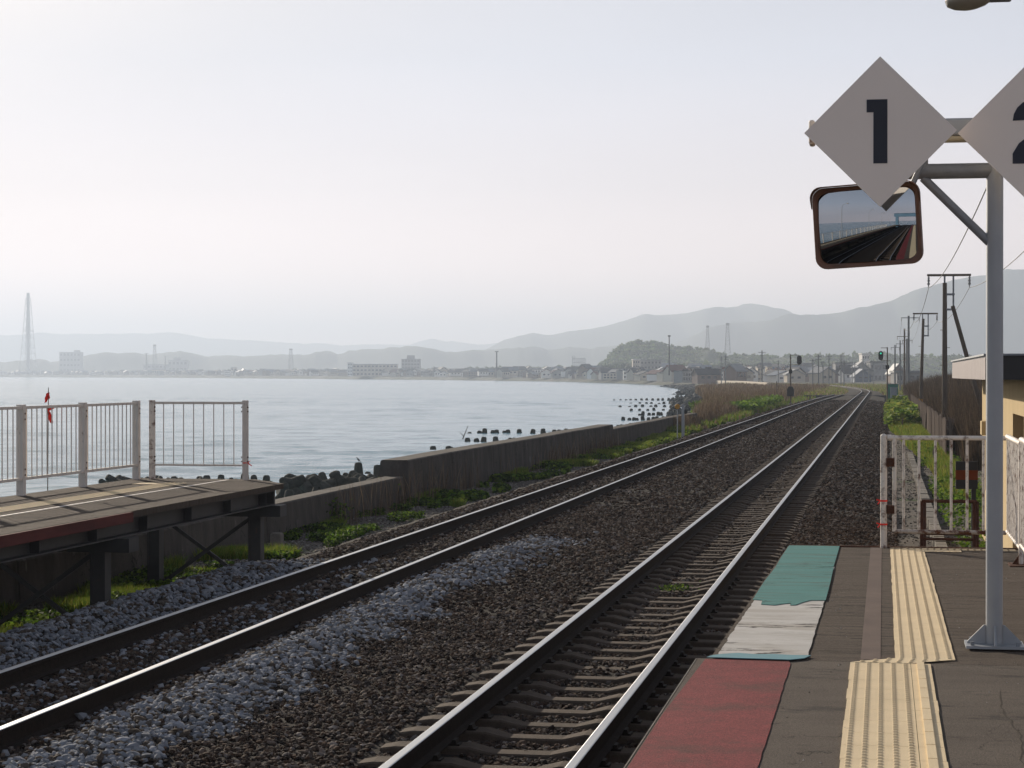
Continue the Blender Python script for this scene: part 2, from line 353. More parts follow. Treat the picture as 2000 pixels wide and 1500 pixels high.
def zb(X, Y):                          # ballast surface height
    X = np.asarray(X, float); Y = np.asarray(Y, float)
    dr = X - xr(Y); dl = X - xl(Y)
    z = np.full(X.shape, -.20)
    z = np.where(np.abs(dr) < 1.05, -.225, z)
    z = np.where((dr > 1.05), -.19 - np.clip((dr - 1.3) / 1.4, 0, 1) * .22, z)
    z = np.where((dl < -1.05), -.185 - np.clip((-dl - 1.3) / 1.4, 0, 1) * .25, z)
    z = z + .045 * (1 - sstep((np.abs(dl) - 1.0) / 1.1))
    heap = np.exp(-((X + 5.25) / .38) ** 2) * np.clip((32 - Y) / 4, 0, 1) * .085
    heap2 = np.exp(-((X + 8.1) / .40) ** 2) * np.clip((27.6 - Y) / 2, 0, 1) * .20
    z = z + heap + heap2 + (vnoise(X, Y, 1.7) - .5) * .035 + (vnoise(X, Y, 6, 3) - .5) * .02
    return z
def zland(X, Y):
    X = np.asarray(X, float); Y = np.asarray(Y, float)
    z = -.46 + (vnoise(X, Y, .6, 5) - .5) * .10 + (vnoise(X, Y, 2.5, 6) - .5) * .04
    bank = np.clip((X - 2.6) / 5.5, 0, 1)
    return z + bank * 1.25 + np.clip((X - 12) / 60, 0, 1) * 2

# ------------------------------------------------------------------ setting: sea, ground, hills
def grid(name, xs, ys, zf, m, parent=None, smooth=True):
    X, Y = np.meshgrid(xs, ys); Z = zf(X, Y) if callable(zf) else np.full(X.shape, zf)
    V = np.stack([X, Y, Z], -1).reshape(-1, 3); nx = len(xs); ny = len(ys)
    i = np.arange(nx * ny).reshape(ny, nx)
    F = np.stack([i[:-1, :-1], i[:-1, 1:], i[1:, 1:], i[1:, :-1]], -1).reshape(-1, 4)
    return np_mesh(name, V, F, m, nper=4, smooth=smooth)
SEA = -2.2
# one sheet to the horizon; rows get coarser with distance, and the rippled surface is real relief
dd = np.concatenate([18700 / np.linspace(470, 60, 640), 18700 / np.linspace(59.7, 2.0, 240), [10300.]])
uu = np.arange(-2600, 1560, 5.5)
dirs_ = np.array([tuple(ray(u_, 732.0)) for u_ in uu])
Xs = dd[:, None] * dirs_[None, :, 0]; Ys = dd[:, None] * dirs_[None, :, 1]
ca, sa = math.cos(R(14)), math.sin(R(14)); xa_ = Xs * ca + Ys * sa; ya_ = -Xs * sa + Ys * ca
gust = .55 + .9 * vnoise(xa_, ya_, .02, 44)
hw = .16 * (vnoise(xa_ * .45, ya_, .42, 41) - .5) + .085 * (vnoise(xa_ * .45 + ya_ * .2, ya_, 1.05, 42) - .5) + .045 * (vnoise(xa_ * .5 - ya_ * .2, ya_, 2.3, 43) - .5)
hw = hw * gust * np.clip(2.2 - dd / 700, .35, 1)[:, None] * (dd < 4000)[:, None]
V = np.stack([Xs, Ys, SEA + hw], -1).reshape(-1, 3); i = np.arange(len(V)).reshape(Xs.shape)
F = np.stack([i[:-1, :-1], i[:-1, 1:], i[1:, 1:], i[1:, :-1]], -1).reshape(-1, 4)
o = np_mesh('sea', V, F, M['water'], nper=4, smooth=True)
setp(o, 'calm pale blue sea across the bay', None, None, 'structure')
o = grid('sea', np.array([-6400, -2000, -500, -100, 0, 60.]), np.array([-3500, -500, 0, 200, 1000, 3000, 10500.]), SEA - .3, M['water'])
setp(o, 'calm pale blue sea across the bay', None, None, 'structure')
o = grid('ground', np.linspace(-10.55, 45, 160), np.linspace(-90, 160, 500), zland, M['soil'])
setp(o, kind='structure')
# ballast bed sheet
ys = np.concatenate([np.linspace(-90, 10, 40), np.linspace(10.5, 60, 260), np.linspace(61, 200, 160), np.linspace(204, 640, 120)])
ds = np.linspace(0, 1, 75)
Yg = np.repeat(ys[:, None], len(ds), 1)
x0 = np.where(Yg > 275, np.maximum(xl(Yg) - 2.3, xr(Yg) - 3.2), xl(Yg) - 2.3); x1 = xr(Yg) + 2.75
Xg = x0 + (x1 - x0) * ds[None, :]
Zg = zb(Xg, Yg); Zg[:, 0] -= .15; Zg[:, -1] -= .15
V = np.stack([Xg, Yg, Zg], -1).reshape(-1, 3); i = np.arange(V.shape[0]).reshape(Xg.shape)
F = np.stack([i[:-1, :-1], i[:-1, 1:], i[1:, 1:], i[1:, :-1]], -1).reshape(-1, 4)
o = np_mesh('ballast_bed', V, F, M['ballast'], nper=4, smooth=True); setp(o, kind='structure')

# far land following the coast
coast_px = [(1345, 785), (1370, 772), (1392, 765.5), (1352, 758), (1290, 753), (1240, 750), (1180, 748), (1100, 745.5), (1000, 744), (900, 742.6),
            (760, 741.2), (600, 740), (450, 738.8), (300, 737.8), (150, 737.2), (0, 736.7), (-200, 736.3)]
coast = [(-60., 105.), (-10.9, 108.), (-16., 180.), (-23., 260.)]
coast = coast[1:] + [(at(u, v, SEA).x, at(u, v, SEA).y) for u, v in coast_px] + [(-4200, 5200), (-5600, 6500)]
offs = [0, 3, 8, 30, 120, 400, 1200, 3500, 9000]
V = []; 
for k, (cx, cy) in enumerate(coast):
    for j, of in enumerate(offs):
        zz = [-2.5, -1.7, -.72, -.62, -.6, -.5, .5, 3, 6][j] + (0 if j < 2 else .0009 * max(0, cy - 600))
        V.append((min(cx + of, 7000 + of * .01), cy + (0 if j < 4 else of * .02), zz))
V += [(-5600 + of, 10500, 12.) for of in offs]
nr = len(coast) + 1; i = np.arange(len(V)).reshape(nr, len(offs))
F = np.stack([i[:-1, :-1], i[:-1, 1:], i[1:, 1:], i[1:, :-1]], -1).reshape(-1, 4)
o = np_mesh('land', np.array(V), F, M['farland'], nper=4, smooth=True); setp(o, kind='structure')
def coast_x(Y):
    ys_ = [c[1] for c in coast]; xs_ = [c[0] for c in coast]
    return float(np.interp(Y, ys_, xs_))

def ridge(name, pts, dist, thick, m, label, step=6, rough=1.0, base_v=742):
    """a mountain range with real depth; crest follows (u, v) samples at forward distance dist"""
    us = np.arange(pts[0][0], pts[-1][0] + 1, step)
    vs_ = np.interp(us, [p_[0] for p_ in pts], [p_[1] for p_ in pts])
    n = len(us)
    vs_ = vs_ - (vnoise(us, us * 0, 1 / 37.0, 3) - .5) * 5 * rough - (vnoise(us, us * 0, 1 / 11., 8) - .5) * 2.0 * rough
    prof = np.array([-1, -.8, -.6, -.42, -.25, -.1, 0, .15, .4, 1.0])
    hgt = np.array([0, .12, .33, .55, .78, .94, 1, .9, .55, 0])
    V = []
    for a in range(len(prof)):
        for k in range(n):
            d = ray(us[k], vs_[k]); crest = CAM + d * dist
            h = crest.z + 3
            fl = Vector((d.x, d.y, 0)).normalized()
            wob = (vnoise(us[k], prof[a] * 9, 1 / 60., 2) - .5) * .5 * (1 - abs(prof[a]))
            pnt = Vector((crest.x, crest.y, 0)) + fl * thick * (prof[a] + wob)
            hh = h * hgt[a] * (1 + (vnoise(us[k], prof[a] * 40, 1 / 70., 4) - .5) * .22 * (hgt[a] < .99) * (hgt[a] > .01))
            V.append((pnt.x, pnt.y, hh - 3))
    i = np.arange(len(V)).reshape(len(prof), n)
    F = np.stack([i[:-1, :-1], i[:-1, 1:], i[1:, 1:], i[1:, :-1]], -1).reshape(-1, 4)
    o = np_mesh(name, np.array(V), F, m, nper=4, smooth=True)
    setp(o, label, None, None, 'structure'); return o
ridge('hill', [(-300, 700), (-150, 703), (0, 705), (40, 701), (100, 704), (160, 697), (200, 691), (300, 690), (350, 688), (400, 695), (480, 695), (560, 692), (610, 690), (640, 686),
               (660, 688), (680, 683), (700, 685), (720, 681), (760, 677), (800, 677), (830, 682), (870, 688), (890, 685), (950, 679), (1010, 680), (1060, 677), (1080, 681), (1150, 679),
               (1200, 674), (1300, 690), (1400, 700)], 4550, 350, M['mountain'], 'low hazy grey-green hills behind the town', rough=1.2, step=4)
ridge('mountain', [(1240, 700), (1300, 676), (1340, 664), (1380, 645), (1430, 629), (1500, 627), (1540, 618), (1560, 615), (1640, 608), (1700, 598), (1760, 578), (1800, 566), (1850, 552), (1900, 537),
                   (1940, 529), (1965, 526), (2000, 531), (2060, 543), (2150, 560), (2300, 600), (2500, 650)], 5000, 380, M['mountain'], 'large blue-grey mountain rising behind the poles', rough=.7)
ridge('mountain', [(930, 690), (980, 664), (1040, 651), (1080, 652), (1120, 646), (1180, 636), (1250, 617), (1290, 614), (1350, 611), (1400, 603), (1440, 597), (1452, 592), (1470, 592), (1500, 599), (1540, 613),
                   (1600, 640), (1700, 680)], 6300, 700, M['mountain'], 'pale mountain with a knobbed summit in the middle distance', rough=.6)
ridge('mountain', [(-400, 660), (-100, 660), (0, 654), (90, 650), (140, 652), (200, 654), (330, 649), (400, 660), (520, 668), (640, 672), (700, 674), (740, 671), (800, 674), (825, 667), (845, 663), (870, 668),
                   (885, 665), (930, 672), (980, 668), (1040, 672), (1150, 690)], 10150, 250, M['mountain'], 'very faint lilac range on the far horizon', rough=.6)
near_pts = [(1160, 727), (1182, 712), (1198, 692), (1215, 679), (1245, 670), (1275, 673), (1300, 677), (1340, 682), (1380, 686), (1400, 692), (1420, 699), (1460, 698), (1500, 700), (1560, 700), (1600, 698), (1640, 698),
            (1700, 695), (1760, 699), (1850, 699), (1950, 702), (2100, 700), (2300, 705)]
ridge('hill', near_pts, 1800, 190, M['hill_near'], 'green wooded knoll above the shore houses', rough=.4, step=5)

# ------------------------------------------------------------------ haze
hb = MB(); hb.box((-6500, -3600, -4), (8000, 10600, 262))
hm = bpy.data.materials.new('haze_air'); hm.use_nodes = True; hn = hm.node_tree
hn.nodes.remove(hn.nodes['Principled BSDF'])
pv = hn.nodes.new('ShaderNodeVolumePrincipled'); pv.inputs['Color'].default_value = (.570, .645, .765, 1)
pv.inputs['Density'].default_value = .00026; pv.inputs['Anisotropy'].default_value = .33
hn.links.new(pv.outputs[0], hn.nodes['Material Output'].inputs['Volume'])
o = hb.build('haze', hm); setp(o, 'thin pale sea haze filling the air', None, None, 'stuff')

# ------------------------------------------------------------------ scatter tools
ICO_V = []; ph = (1 + 5 ** .5) / 2
for a in (-1, 1):
    for b in (-ph, ph): ICO_V += [(0, a, b), (a, b, 0), (b, 0, a)]
ICO_V = np.array(ICO_V); ICO_V /= np.linalg.norm(ICO_V[0])
from itertools import combinations
_t = []
for tri in combinations(range(12), 3):
    d_ = [np.linalg.norm(ICO_V[tri[a]] - ICO_V[tri[b]]) for a, b in ((0, 1), (1, 2), (0, 2))]
    if max(d_) < 1.1:
        a, b, c = tri
        if np.dot(np.cross(ICO_V[b] - ICO_V[a], ICO_V[c] - ICO_V[a]), ICO_V[a]) < 0: b, c = c, b
        _t.append((a, b, c))
ICO_T = np.array(_t)
def rand_rot(n):
    q = rng.normal(size=(n, 4)); q /= np.linalg.norm(q, axis=1)[:, None]
    w, x, y, z = q.T
    return np.stack([np.stack([1-2*(y*y+z*z), 2*(x*y-z*w), 2*(x*z+y*w)], -1), np.stack([2*(x*y+z*w), 1-2*(x*x+z*z), 2*(y*z-x*w)], -1),
                     np.stack([2*(x*z-y*w), 2*(y*z+x*w), 1-2*(x*x+y*y)], -1)], 1)
def stones(name, P, size, cols, label, m=None, flat=.75, jit=.28):
    n = len(P); base = ICO_V[None] * (1 + rng.uniform(-jit, jit, (n, 12, 1)))
    sc = np.stack([rng.uniform(.8, 1.25, n), rng.uniform(.55, .95, n), rng.uniform(.45, .85, n)], -1)[:, None, :]
    vv = base * sc
    vv = np.einsum('nij,nkj->nki', rand_rot(n), vv); vv[:, :, 2] *= flat
    vv = vv * (size[:, None, None] / 2) + P[:, None, :]
    T = (ICO_T[None] + (np.arange(n) * 12)[:, None, None]).reshape(-1, 3)
    C = np.repeat(cols, 12, 0)
    o = np_mesh(name, vv.reshape(-1, 3), T, m or M['stone'], C)
    return setp(o, label, None, None, 'stuff') if label else o
def pick(pal, n, jitter=.25):
    pal = np.array(pal); c = pal[rng.integers(0, len(pal), n)]
    return c * rng.uniform(1 - jitter, 1 + jitter, (n, 1))
BROWN = [(.075, .048, .034), (.052, .034, .025), (.098, .068, .050), (.040, .029, .024), (.085, .053, .036), (.15, .115, .092), (.034, .027, .024), (.06, .045, .038), (.20, .17, .15)]
GREY = [(.27, .275, .30), (.21, .22, .245), (.32, .325, .34), (.17, .18, .20), (.25, .255, .27), (.12, .10, .085), (.09, .07, .055)]

def ballast_pts(y0, y1, dens, xa=None, xb=None):
    A = (y1 - y0) * 9.6; n = int(A * dens)
    Y = rng.uniform(y0, y1, n); X = rng.uniform(0, 1, n) * (xr(Y) + 2.7 - (xl(Y) - 2.7)) + xl(Y) - 2.7
    k = X > -.50 * Y - 2.2
    X, Y = X[k], Y[k]
    return X, Y
for (y0, y1, dens, s0, s1) in ((12, 22, 620, .035, .062), (22, 40, 300, .045, .075), (40, 75, 95, .06, .095), (75, 130, 34, .08, .12), (130, 215, 12, .10, .17)):
    X, Y = ballast_pts(y0, y1, dens)
    # where sleepers lie the stones stay lower
    Z = zb(X, Y)
    dr = np.abs(X - xr(Y)); dl = np.abs(X - xl(Y))
    railR = (np.abs(dr - .566) < .10); railL = (np.abs(dl - .566) < .07)
    k = ~(railR | railL)
    onsl = (dr < 1.02) & (np.abs(((Y - 10.0) / .6) % 1 - .5) > .27)
    k &= ~(onsl & (rng.uniform(0, 1, len(X)) < .93))
    onsl2 = (dl < 1.02) & (np.abs(((Y - 10.0) / .6) % 1 - .5) > .27)
    k &= ~(onsl2 & (rng.uniform(0, 1, len(X)) < .35))
    k &= ~((X < xl(Y) - 1.75 + (vnoise(X, Y, 1.5, 61) - .5) * .5) & (Y > 27.6))
    X, Y, Z = X[k], Y[k], Z[k]
    n = len(X)
    wob = (vnoise(X, Y, 1.1, 9) - .5) * .5 + rng.normal(0, .06, n) * (1 + 2.0 * (Y > 27))
    inheap = ((X > -5.60 + wob * .5) & (X < -4.86 + wob) & (Y < 31.5 + wob * 4)) | ((X < -7.35 + wob * .4) & (X > -8.75) & (Y < 27.2 + wob * 2))
    mixg = inheap & (rng.uniform(0, 1, n) < .95)
    near_l = (dl[k] < 1.6) & (Y < 28) & (rng.uniform(0, 1, n) < .12)
    mixg |= near_l
    size = rng.uniform(s0, s1, n) * np.where(mixg, 1.3, .95) * np.where(rng.uniform(0, 1, n) < .08, 1.45, 1)
    P = np.stack([X, Y, Z + size * .12], -1)
    a = ~mixg
    stones('ballast_stones', P[a], size[a], pick(BROWN, a.sum(), .35), 'dark brown crushed ballast between the rails, %d to %d metres ahead' % (y0, y1))
    if mixg.sum() > 50:
        stones('ballast_stones', P[mixg], size[mixg], pick(GREY, mixg.sum(), .22), 'fresh light grey ballast stones heaped beside the seaward track, %s' % ('nearest part' if y0 < 20 else 'farther part'))
# small gravel on the shoulder ground
n = 60000
X = rng.uniform(-10.3, -8.0, n); Y = 14 + 96 * rng.uniform(0, 1, n) ** 1.6
k = (X < -8.7) | (Y > 27.8); X, Y = X[k], Y[k]; n = len(X)
Z = zland(X, Y); s_ = rng.uniform(.02, .06, n)
stones('gravel', np.stack([X, Y, Z + .004], -1), s_, pick([(.20, .18, .16), (.14, .12, .105), (.26, .24, .22), (.10, .085, .07)], n), 'fine grey gravel strip along the foot of the seawall')
n = 14000
X = rng.uniform(.0, 3.5, n); Y = 21 + 90 * rng.uniform(0, 1, n) ** 1.5
stones('gravel', np.stack([X, Y, zland(X, Y) + .004], -1), rng.uniform(.025, .07, n), pick([(.12, .11, .10), (.09, .08, .07), (.16, .15, .14), (.07, .06, .05)], n), 'loose dark gravel beside the cable trough')

# ------------------------------------------------------------------ railway tracks
def rail_mesh(side, xf, name, parent, y_end):
    prof = [(-.0635, -.153), (.0635, -.153), (.0635, -.142), (.012, -.128), (.009, -.045), (.0325, -.034), (.0325, -.004), (.027, 0), (-.027, 0), (-.0325, -.004), (-.0325, -.034), (-.009, -.045), (-.012, -.128), (-.0635, -.142)]
    ys = np.concatenate([np.linspace(-90, 140, 60), np.linspace(145, y_end, 100)])
    n = len(prof); V = []
    for y in ys:
        c = float(xf(y)) + side * .566
        V += [(c + a, y, b) for a, b in prof]
    F = []; mi = []
    for i in range(len(ys) - 1):
        for k in range(n):
            F.append((i*n+k, i*n+(k+1) % n, (i+1)*n+(k+1) % n, (i+1)*n+k)); mi.append(1 if k in (6, 7, 8) else 0)
    return np_mesh(name, np.array(V), np.array(F), [M['rail_web'], M['rail_head']], nper=4, parent=parent, mi=mi)
def sleeper_mb(dish=True):
    mb = MB()
    xs = [-1.0, -.90, -.36, -.20, .20, .36, .90, 1.0]; zt = [-.185, -.168, -.160, -.200, -.200, -.160, -.168, -.185] if dish else [-.165] * 8
    w = [.10, .115, .115, .095, .095, .115, .115, .10]
    V = []
    for x, z, ww in zip(xs, zt, w):
        V += [(x, -ww - .02, -.34), (x, -ww, z - .012), (x, -ww + .012, z), (x, ww - .012, z), (x, ww, z - .012), (x, ww + .02, -.34)]
    F = []
    for i in range(7):
        for k in range(5): F.append((i*6+k, i*6+k+1, (i+1)*6+k+1, (i+1)*6+k))
    F += [tuple(range(5, -1, -1)), tuple(range(42, 48))]
    F = [tuple(reversed(f)) for f in F]
    mb.add(V, F)
    return mb
def clip_mb():
    mb = MB()
    mb.prism([(-.125, -.166), (.125, -.166), (.125, -.150), (.105, -.150), (.098, -.122), (.075, -.122), (.066, -.150), (-.066, -.150), (-.075, -.122), (-.098, -.122), (-.105, -.150), (-.125, -.150)], -.055, .055)
    return mb
tr = thing('railway_track', 'main line of two shiny rails on concrete sleepers nearest the platform, running into the distance', 'railway track')
rail_mesh(-1, xr, 'rail', tr, 640); rail_mesh(1, xr, 'rail', tr, 640)
s0 = sleeper_mb().build('sleeper', M['sleeper'], tr); s0.location = (float(xr(10)), 10, 0)
c0 = clip_mb().build('rail_clip', M['clip'], s0); c0.location.x = -.566
c1 = c0.copy(); COL.objects.link(c1); c1.parent = s0; c1.location.x = .566
for k in range(1, 100):
    s1 = s0.copy(); COL.objects.link(s1); s1.parent = tr; y = 10 + .6 * k
    s1.location = (float(xr(y)), y + random.uniform(-.015, .015), random.uniform(-.012, .006)); s1.rotation_euler.z = random.uniform(-.006, .006)
    if k < 28:
        for sx in (-.566, .566): c1 = c0.copy(); COL.objects.link(c1); c1.parent = s1; c1.location.x = sx
def many_sleepers(name, xf, ya, yb, parent, dz=0):
    base = sleeper_mb(); bv = np.array([tuple(p) for p in base.v]); V = []; mb = MB(); 
    y = ya
    while y < yb:
        mb.add([(p[0] + float(xf(y)), p[1] + y, p[2] + dz) for p in bv], base.f); y += .6
    o = mb.build(name, M['sleeper'], parent); o['kind'] = 'stuff'; return o
many_sleepers('sleepers', xr, -50, 9.9, tr); many_sleepers('sleepers', xr, 70, 330, tr)
tl = thing('railway_track', 'seaward track of two shiny rails half buried in ballast, beside the grey stone heap', 'railway track')
rail_mesh(-1, xl, 'rail', tl, 261); rail_mesh(1, xl, 'rail', tl, 261)
for k in range(0, 100):
    s1 = s0.copy(); COL.objects.link(s1); s1.parent = tl; y = 10 + .6 * k
    s1.location = (float(xl(y)), y, -.03 + random.uniform(-.01, .006))
    if k < 28:
        for sx in (-.566, .566): c1 = c0.copy(); COL.objects.link(c1); c1.parent = s1; c1.location.x = sx; c1.location.z = .008
many_sleepers('sleepers', xl, -50, 9.9, tl, -.03); many_sleepers('sleepers', xl, 70, 261, tl, -.03)
# small marker boards between rails
for (u, v, lab) in ((1451, 834, 'left one of two small pale boards lying inside the seaward track'), (1472, 832, 'right one of two small pale boards lying across the seaward rail'), (1628, 840, 'small pale board lying inside the main track')):
    q = at(u, v, -.15); b = MB(); b.box((-.35, -.10, 0), (.35, .10, .05)); b.box((-.30, -.12, -.06), (-.22, .12, 0)); b.box((.22, -.12, -.06), (.30, .12, 0))
    o = b.build('marker_board', M['kerb'], loc=(q.x, q.y, -.13)); setp(o, lab, 'board', 'boards between the rails')
# dark cable crossing in the distance
q0 = at(1630, 774, -.2); q1 = at(1745, 771.5, -.2)
b = MB(); b.box((-9.8, -.7, -.45), (1.6, .7, -.115))
o = b.build('cable_crossing', M['steel_dark'], loc=(0, 262, 0)); setp(o, 'dark low cable duct crossing both tracks far ahead', 'cable duct')

# ------------------------------------------------------------------ near platform
PZ = 2.42 - 1.474                       # .946
YJ = 10.78; YE = 19.75
def pz(y):                              # surface height along the platform
    if y <= YJ: return PZ
    return PZ - .145 * (y - YJ) / (YE - YJ)
def strip(mb, xa, xb, ys, dz=0.0, skew=None):
    """sheet following the platform surface, xa/xb functions or numbers of y"""
    fa = xa if callable(xa) else (lambda y: xa); fb = xb if callable(xb) else (lambda y: xb)
    V = []; 
    for y in ys: V += [(fa(y), y, pz(y) + dz), (fb(y), y, pz(y) + dz)]
    mb.add(V, [(2*i, 2*i+1, 2*i+3, 2*i+2) for i in range(len(ys) - 1)])
plat = bpy.data.objects.new('platform', None); COL.objects.link(plat)
setp(plat, 'asphalt station platform with red, white and green painted edge and yellow tactile tiles', None, None, 'structure')
b = MB(); b.box((-.95, -60, -.5), (3.2, YJ, PZ))
b.build('platform_slab', M['asphalt'], plat)
b = MB()
ys = [YJ + .002, YJ + .15, YJ + .3, YJ + .45, YJ + 2, 14, 16, 18, YE]
V = []
for y in ys: V += [(-.885, y, pz(y)), (1.25, y, pz(y))]
for y in ys: V += [(-.885, y, -.5), (1.25, y, -.5)]
n = len(ys) * 2
F = []
for i in range(len(ys) - 1):
    F += [(2*i, 2*i+1, 2*i+3, 2*i+2), (2*i, 2*i+2, n+2*i+2, n+2*i), (2*i+3, 2*i+1, n+2*i+1, n+2*i+3)]
F += [(n-2, n-1, 2*n-1, 2*n-2), (1, 0, n, n + 1)]
b.add(V, F); b.build('platform_slab', M['asphalt_old'], plat)
b = MB(); b.box((-.957, -60, PZ - .10), (-.951, YJ - .02, PZ + .002)); b.build('edge_coping', M['kerb'], plat)
# jagged helper
def jag(x0, x1, y, n, amp, seed):
    rr = random.Random(seed); return [(x0 + (x1 - x0) * k / n, y + rr.uniform(-amp, amp)) for k in range(n + 1)]
def sheet(outline, dz, name, m, thick=.003, fn=None):
    b = MB(); n = len(outline)
    top = [(x, y, pz(y) + dz + thick) for x, y in outline]; bot = [(x, y, pz(y) + dz) for x, y in outline]
    b.add(top + bot, [tuple(range(n))] + [((k + 1) % n, k, k + n, (k + 1) % n + n) for k in range(n)])
    return b.build(name, m, plat)
# red strip (near)
out = [(-.945, y) for y in (-58, 6)] + [(-.94, 9), (-.905, YJ - .05)] + [(-.80, YJ - .035), (-.62, YJ - .045), (-.475, YJ - .06)]
rr = random.Random(3)
out += [(-.462 + rr.uniform(-.0025, .0025), YJ - .15 - k * .12) for k in range(30)] + [(-.46, 5), (-.46, -58)]
out = out[::-1]
sheet(out, .001, 'red_strip', M['red_paint'])
# pale blue lip on the ramp, white patch, green patches
sheet([(-.90, YJ - .03), (-.47, YJ - .05), (-.40, YJ + .02), (-.37, YJ + .15)] + [(-.47, YJ + .145), (-.56, YJ + .17), (-.66, YJ + .14), (-.75, YJ + .18), (-.82, YJ + .13), (-.875, YJ + .06)], .009, 'blue_lip', M['blue_paint'])
yw0 = YJ + .13; yw1 = 14.45
b = MB(); yy_ = np.arange(yw0, yw1, .05)
strip(b, lambda y: -.862 + .012 * float(vnoise(y, 1, 9, 2)), lambda y: -.390 + .005 * float(vnoise(y, 4, 8, 7)), list(yy_), .007)
b.build('white_patch', M['white_paint'], plat)
sheet([(-.865, 14.05), (-.80, 14.02), (-.79, 13.72), (-.70, 13.68), (-.64, 13.80), (-.60, 13.84), (-.60, 13.70), (-.565, 13.72), (-.53, 13.90), (-.48, 14.08), (-.38, 14.1), (-.385, 15.5), (-.395, 17.02), (-.86, 16.98), (-.872, 15.5)],
      .009, 'green_patch', M['green_paint'])
sheet([(-.862, 17.03), (-.55, 17.03), (-.45, 17.1), (-.398, 17.12), (-.40, 18.5), (-.402, YE - .02), (-.872, YE - .02), (-.872, 18.2)], .007, 'green_patch', M['green_paint'])
sheet([(-.865, 16.9), (-.39, 16.9), (-.39, 17.15), (-.865, 17.15)], .003, 'white_patch', M['white_paint'])
b = MB(); strip(b, -.115, -.012, [YJ + .1, YJ + .45, 13, 15, 17, YE - .05], .002); b.build('old_mark', M['old_mark'], plat)
# tactile strips
def dots(mb, cx, cy, z, r=.0135, h=.0065, n=8):
    V = [(cx + r * math.cos(2*math.pi*k/n), cy + r * math.sin(2*math.pi*k/n), z) for k in range(n)] + \
        [(cx + r * .6 * math.cos(2*math.pi*k/n), cy + r * .6 * math.sin(2*math.pi*k/n), z + h) for k in range(n)]
    mb.add(V, [(k, (k+1) % n, (k+1) % n + n, k + n) for k in range(n)] + [tuple(range(n, 2*n))])
b = MB()
y = YJ - .06
tiles = []
b.box((-.163, -50, PZ + .001), (.239, 6.0, PZ + .007))
k = 0
while y > 6.0:
    y2 = max(y - .3, 6.0)
    b.box((-.163 + random.uniform(-.003, .003), y2 + .0022, PZ + .001), (.137, y - .0022, PZ + .007))
    b.box((.1395, y2 + .0022, PZ + .001), (.239 + random.uniform(-.002, .003), y - .0022, PZ + .0075))
    b.box((.168, y2 + .006, PZ + .0076), (.204, y - .006, PZ + .0185))
    for i in range(5):
        for j in range(5):
            yy = y - .03 - .06 * j
            if yy > 6.05: dots(b, -.132 + .0605 * i, yy, PZ + .007)
    y -= .3
b.build('tactile_strip', M['tactile'], plat)
# ramp tiles linking the two strips
b = MB()
def rx(y): return -.163 + (.226) * max(0, min(1, (y - (YJ - .055)) / .20))
strip(b, lambda y: rx(y), lambda y: rx(y) + .31, [YJ - .055, YJ - .01, YJ + .04, YJ + .09, YJ + .145], .008)
for i in range(5):
    for j in range(3):
        yy = YJ - .03 + .06 * j; dots(b, rx(yy) + .03 + .0605 * i, yy, pz(yy) + .008)
b.build('tactile_strip', M['tactile'], plat)
b = MB(); y = YJ + .15; x0 = .064
while y < YE - .35:
    y2 = min(y + .3, YE - .35); j0 = random.uniform(-.003, .003)
    V = [(x0 + j0, y + .002, pz(y) + .007), (x0 + .305 + j0, y + .002, pz(y) + .007), (x0 + .305 + j0, y2 - .002, pz(y2) + .007), (x0 + j0, y2 - .002, pz(y2) + .007)]
    V += [(p_[0], p_[1], p_[2] - .006) for p_ in V]
    b.add(V, [(0, 1, 2, 3), (1, 0, 4, 5), (2, 1, 5, 6), (3, 2, 6, 7), (0, 3, 7, 4)])
    for i in range(5):
        for j in range(5):
            yy = y + .03 + .06 * j
            if yy < y2: dots(b, x0 + .032 + .0605 * i, yy, pz(yy) + .007)
    y += .3
strip(b, .372, .70, [YE - .58, YE - .36], .006)
for i in range(5): strip(b, .405 + .06 * i, .412 + .06 * i, [YE - .575, YE - .37], .009)
b.build('tactile_strip', M['tactile'], plat)
b = MB(); y = YE - .33
strip(b, .064, 1.2, [YE - .33, YE - .06], .004)
for i in range(18):
    for j in range(4): dots(b, .10 + .0605 * i, YE - .30 + .06 * j, pz(YE - .2) + .003)
b.build('tactile_strip', M['tactile_dirty'], plat)
# faint surface lines (cracks filled dark)
b = MB(); rr = random.Random(5)
for (xa, xb, yy) in ((.40, 1.2, 13.8), (-.38, -.12, 13.2), (.40, 1.2, 15.9), (-.38, -.12, 15.1), (-.38, -.10, 17.1), (.40, 1.22, 12.4), (-.9, 0.0, YJ + .47), (.38, 1.2, 17.8)):
    n = 14; V = []
    for k in range(n + 1):
        x = xa + (xb - xa) * k / n; yj = yy + rr.uniform(-.012, .012); w = rr.uniform(.003, .011)
        V += [(x, yj - w, pz(yj) + .0015), (x, yj + w, pz(yj) + .0015)]
    b.add(V, [(2*i, 2*i+2, 2*i+3, 2*i+1) for i in range(n)])
for (x, ya, yb) in ((.52, 7.5, 9.9),):
    n = 26; V = []; xx = x
    for k in range(n + 1):
        yy = ya + (yb - ya) * k / n; xx += rr.uniform(-.016, .012); w = rr.uniform(.001, .0045)
        V += [(xx - w, yy, PZ + .0015), (xx + w, yy, PZ + .0015)]
    b.add(V, [(2*i, 2*i+1, 2*i+3, 2*i+2) for i in range(n)])
b.build('crack', M['joint'], plat)
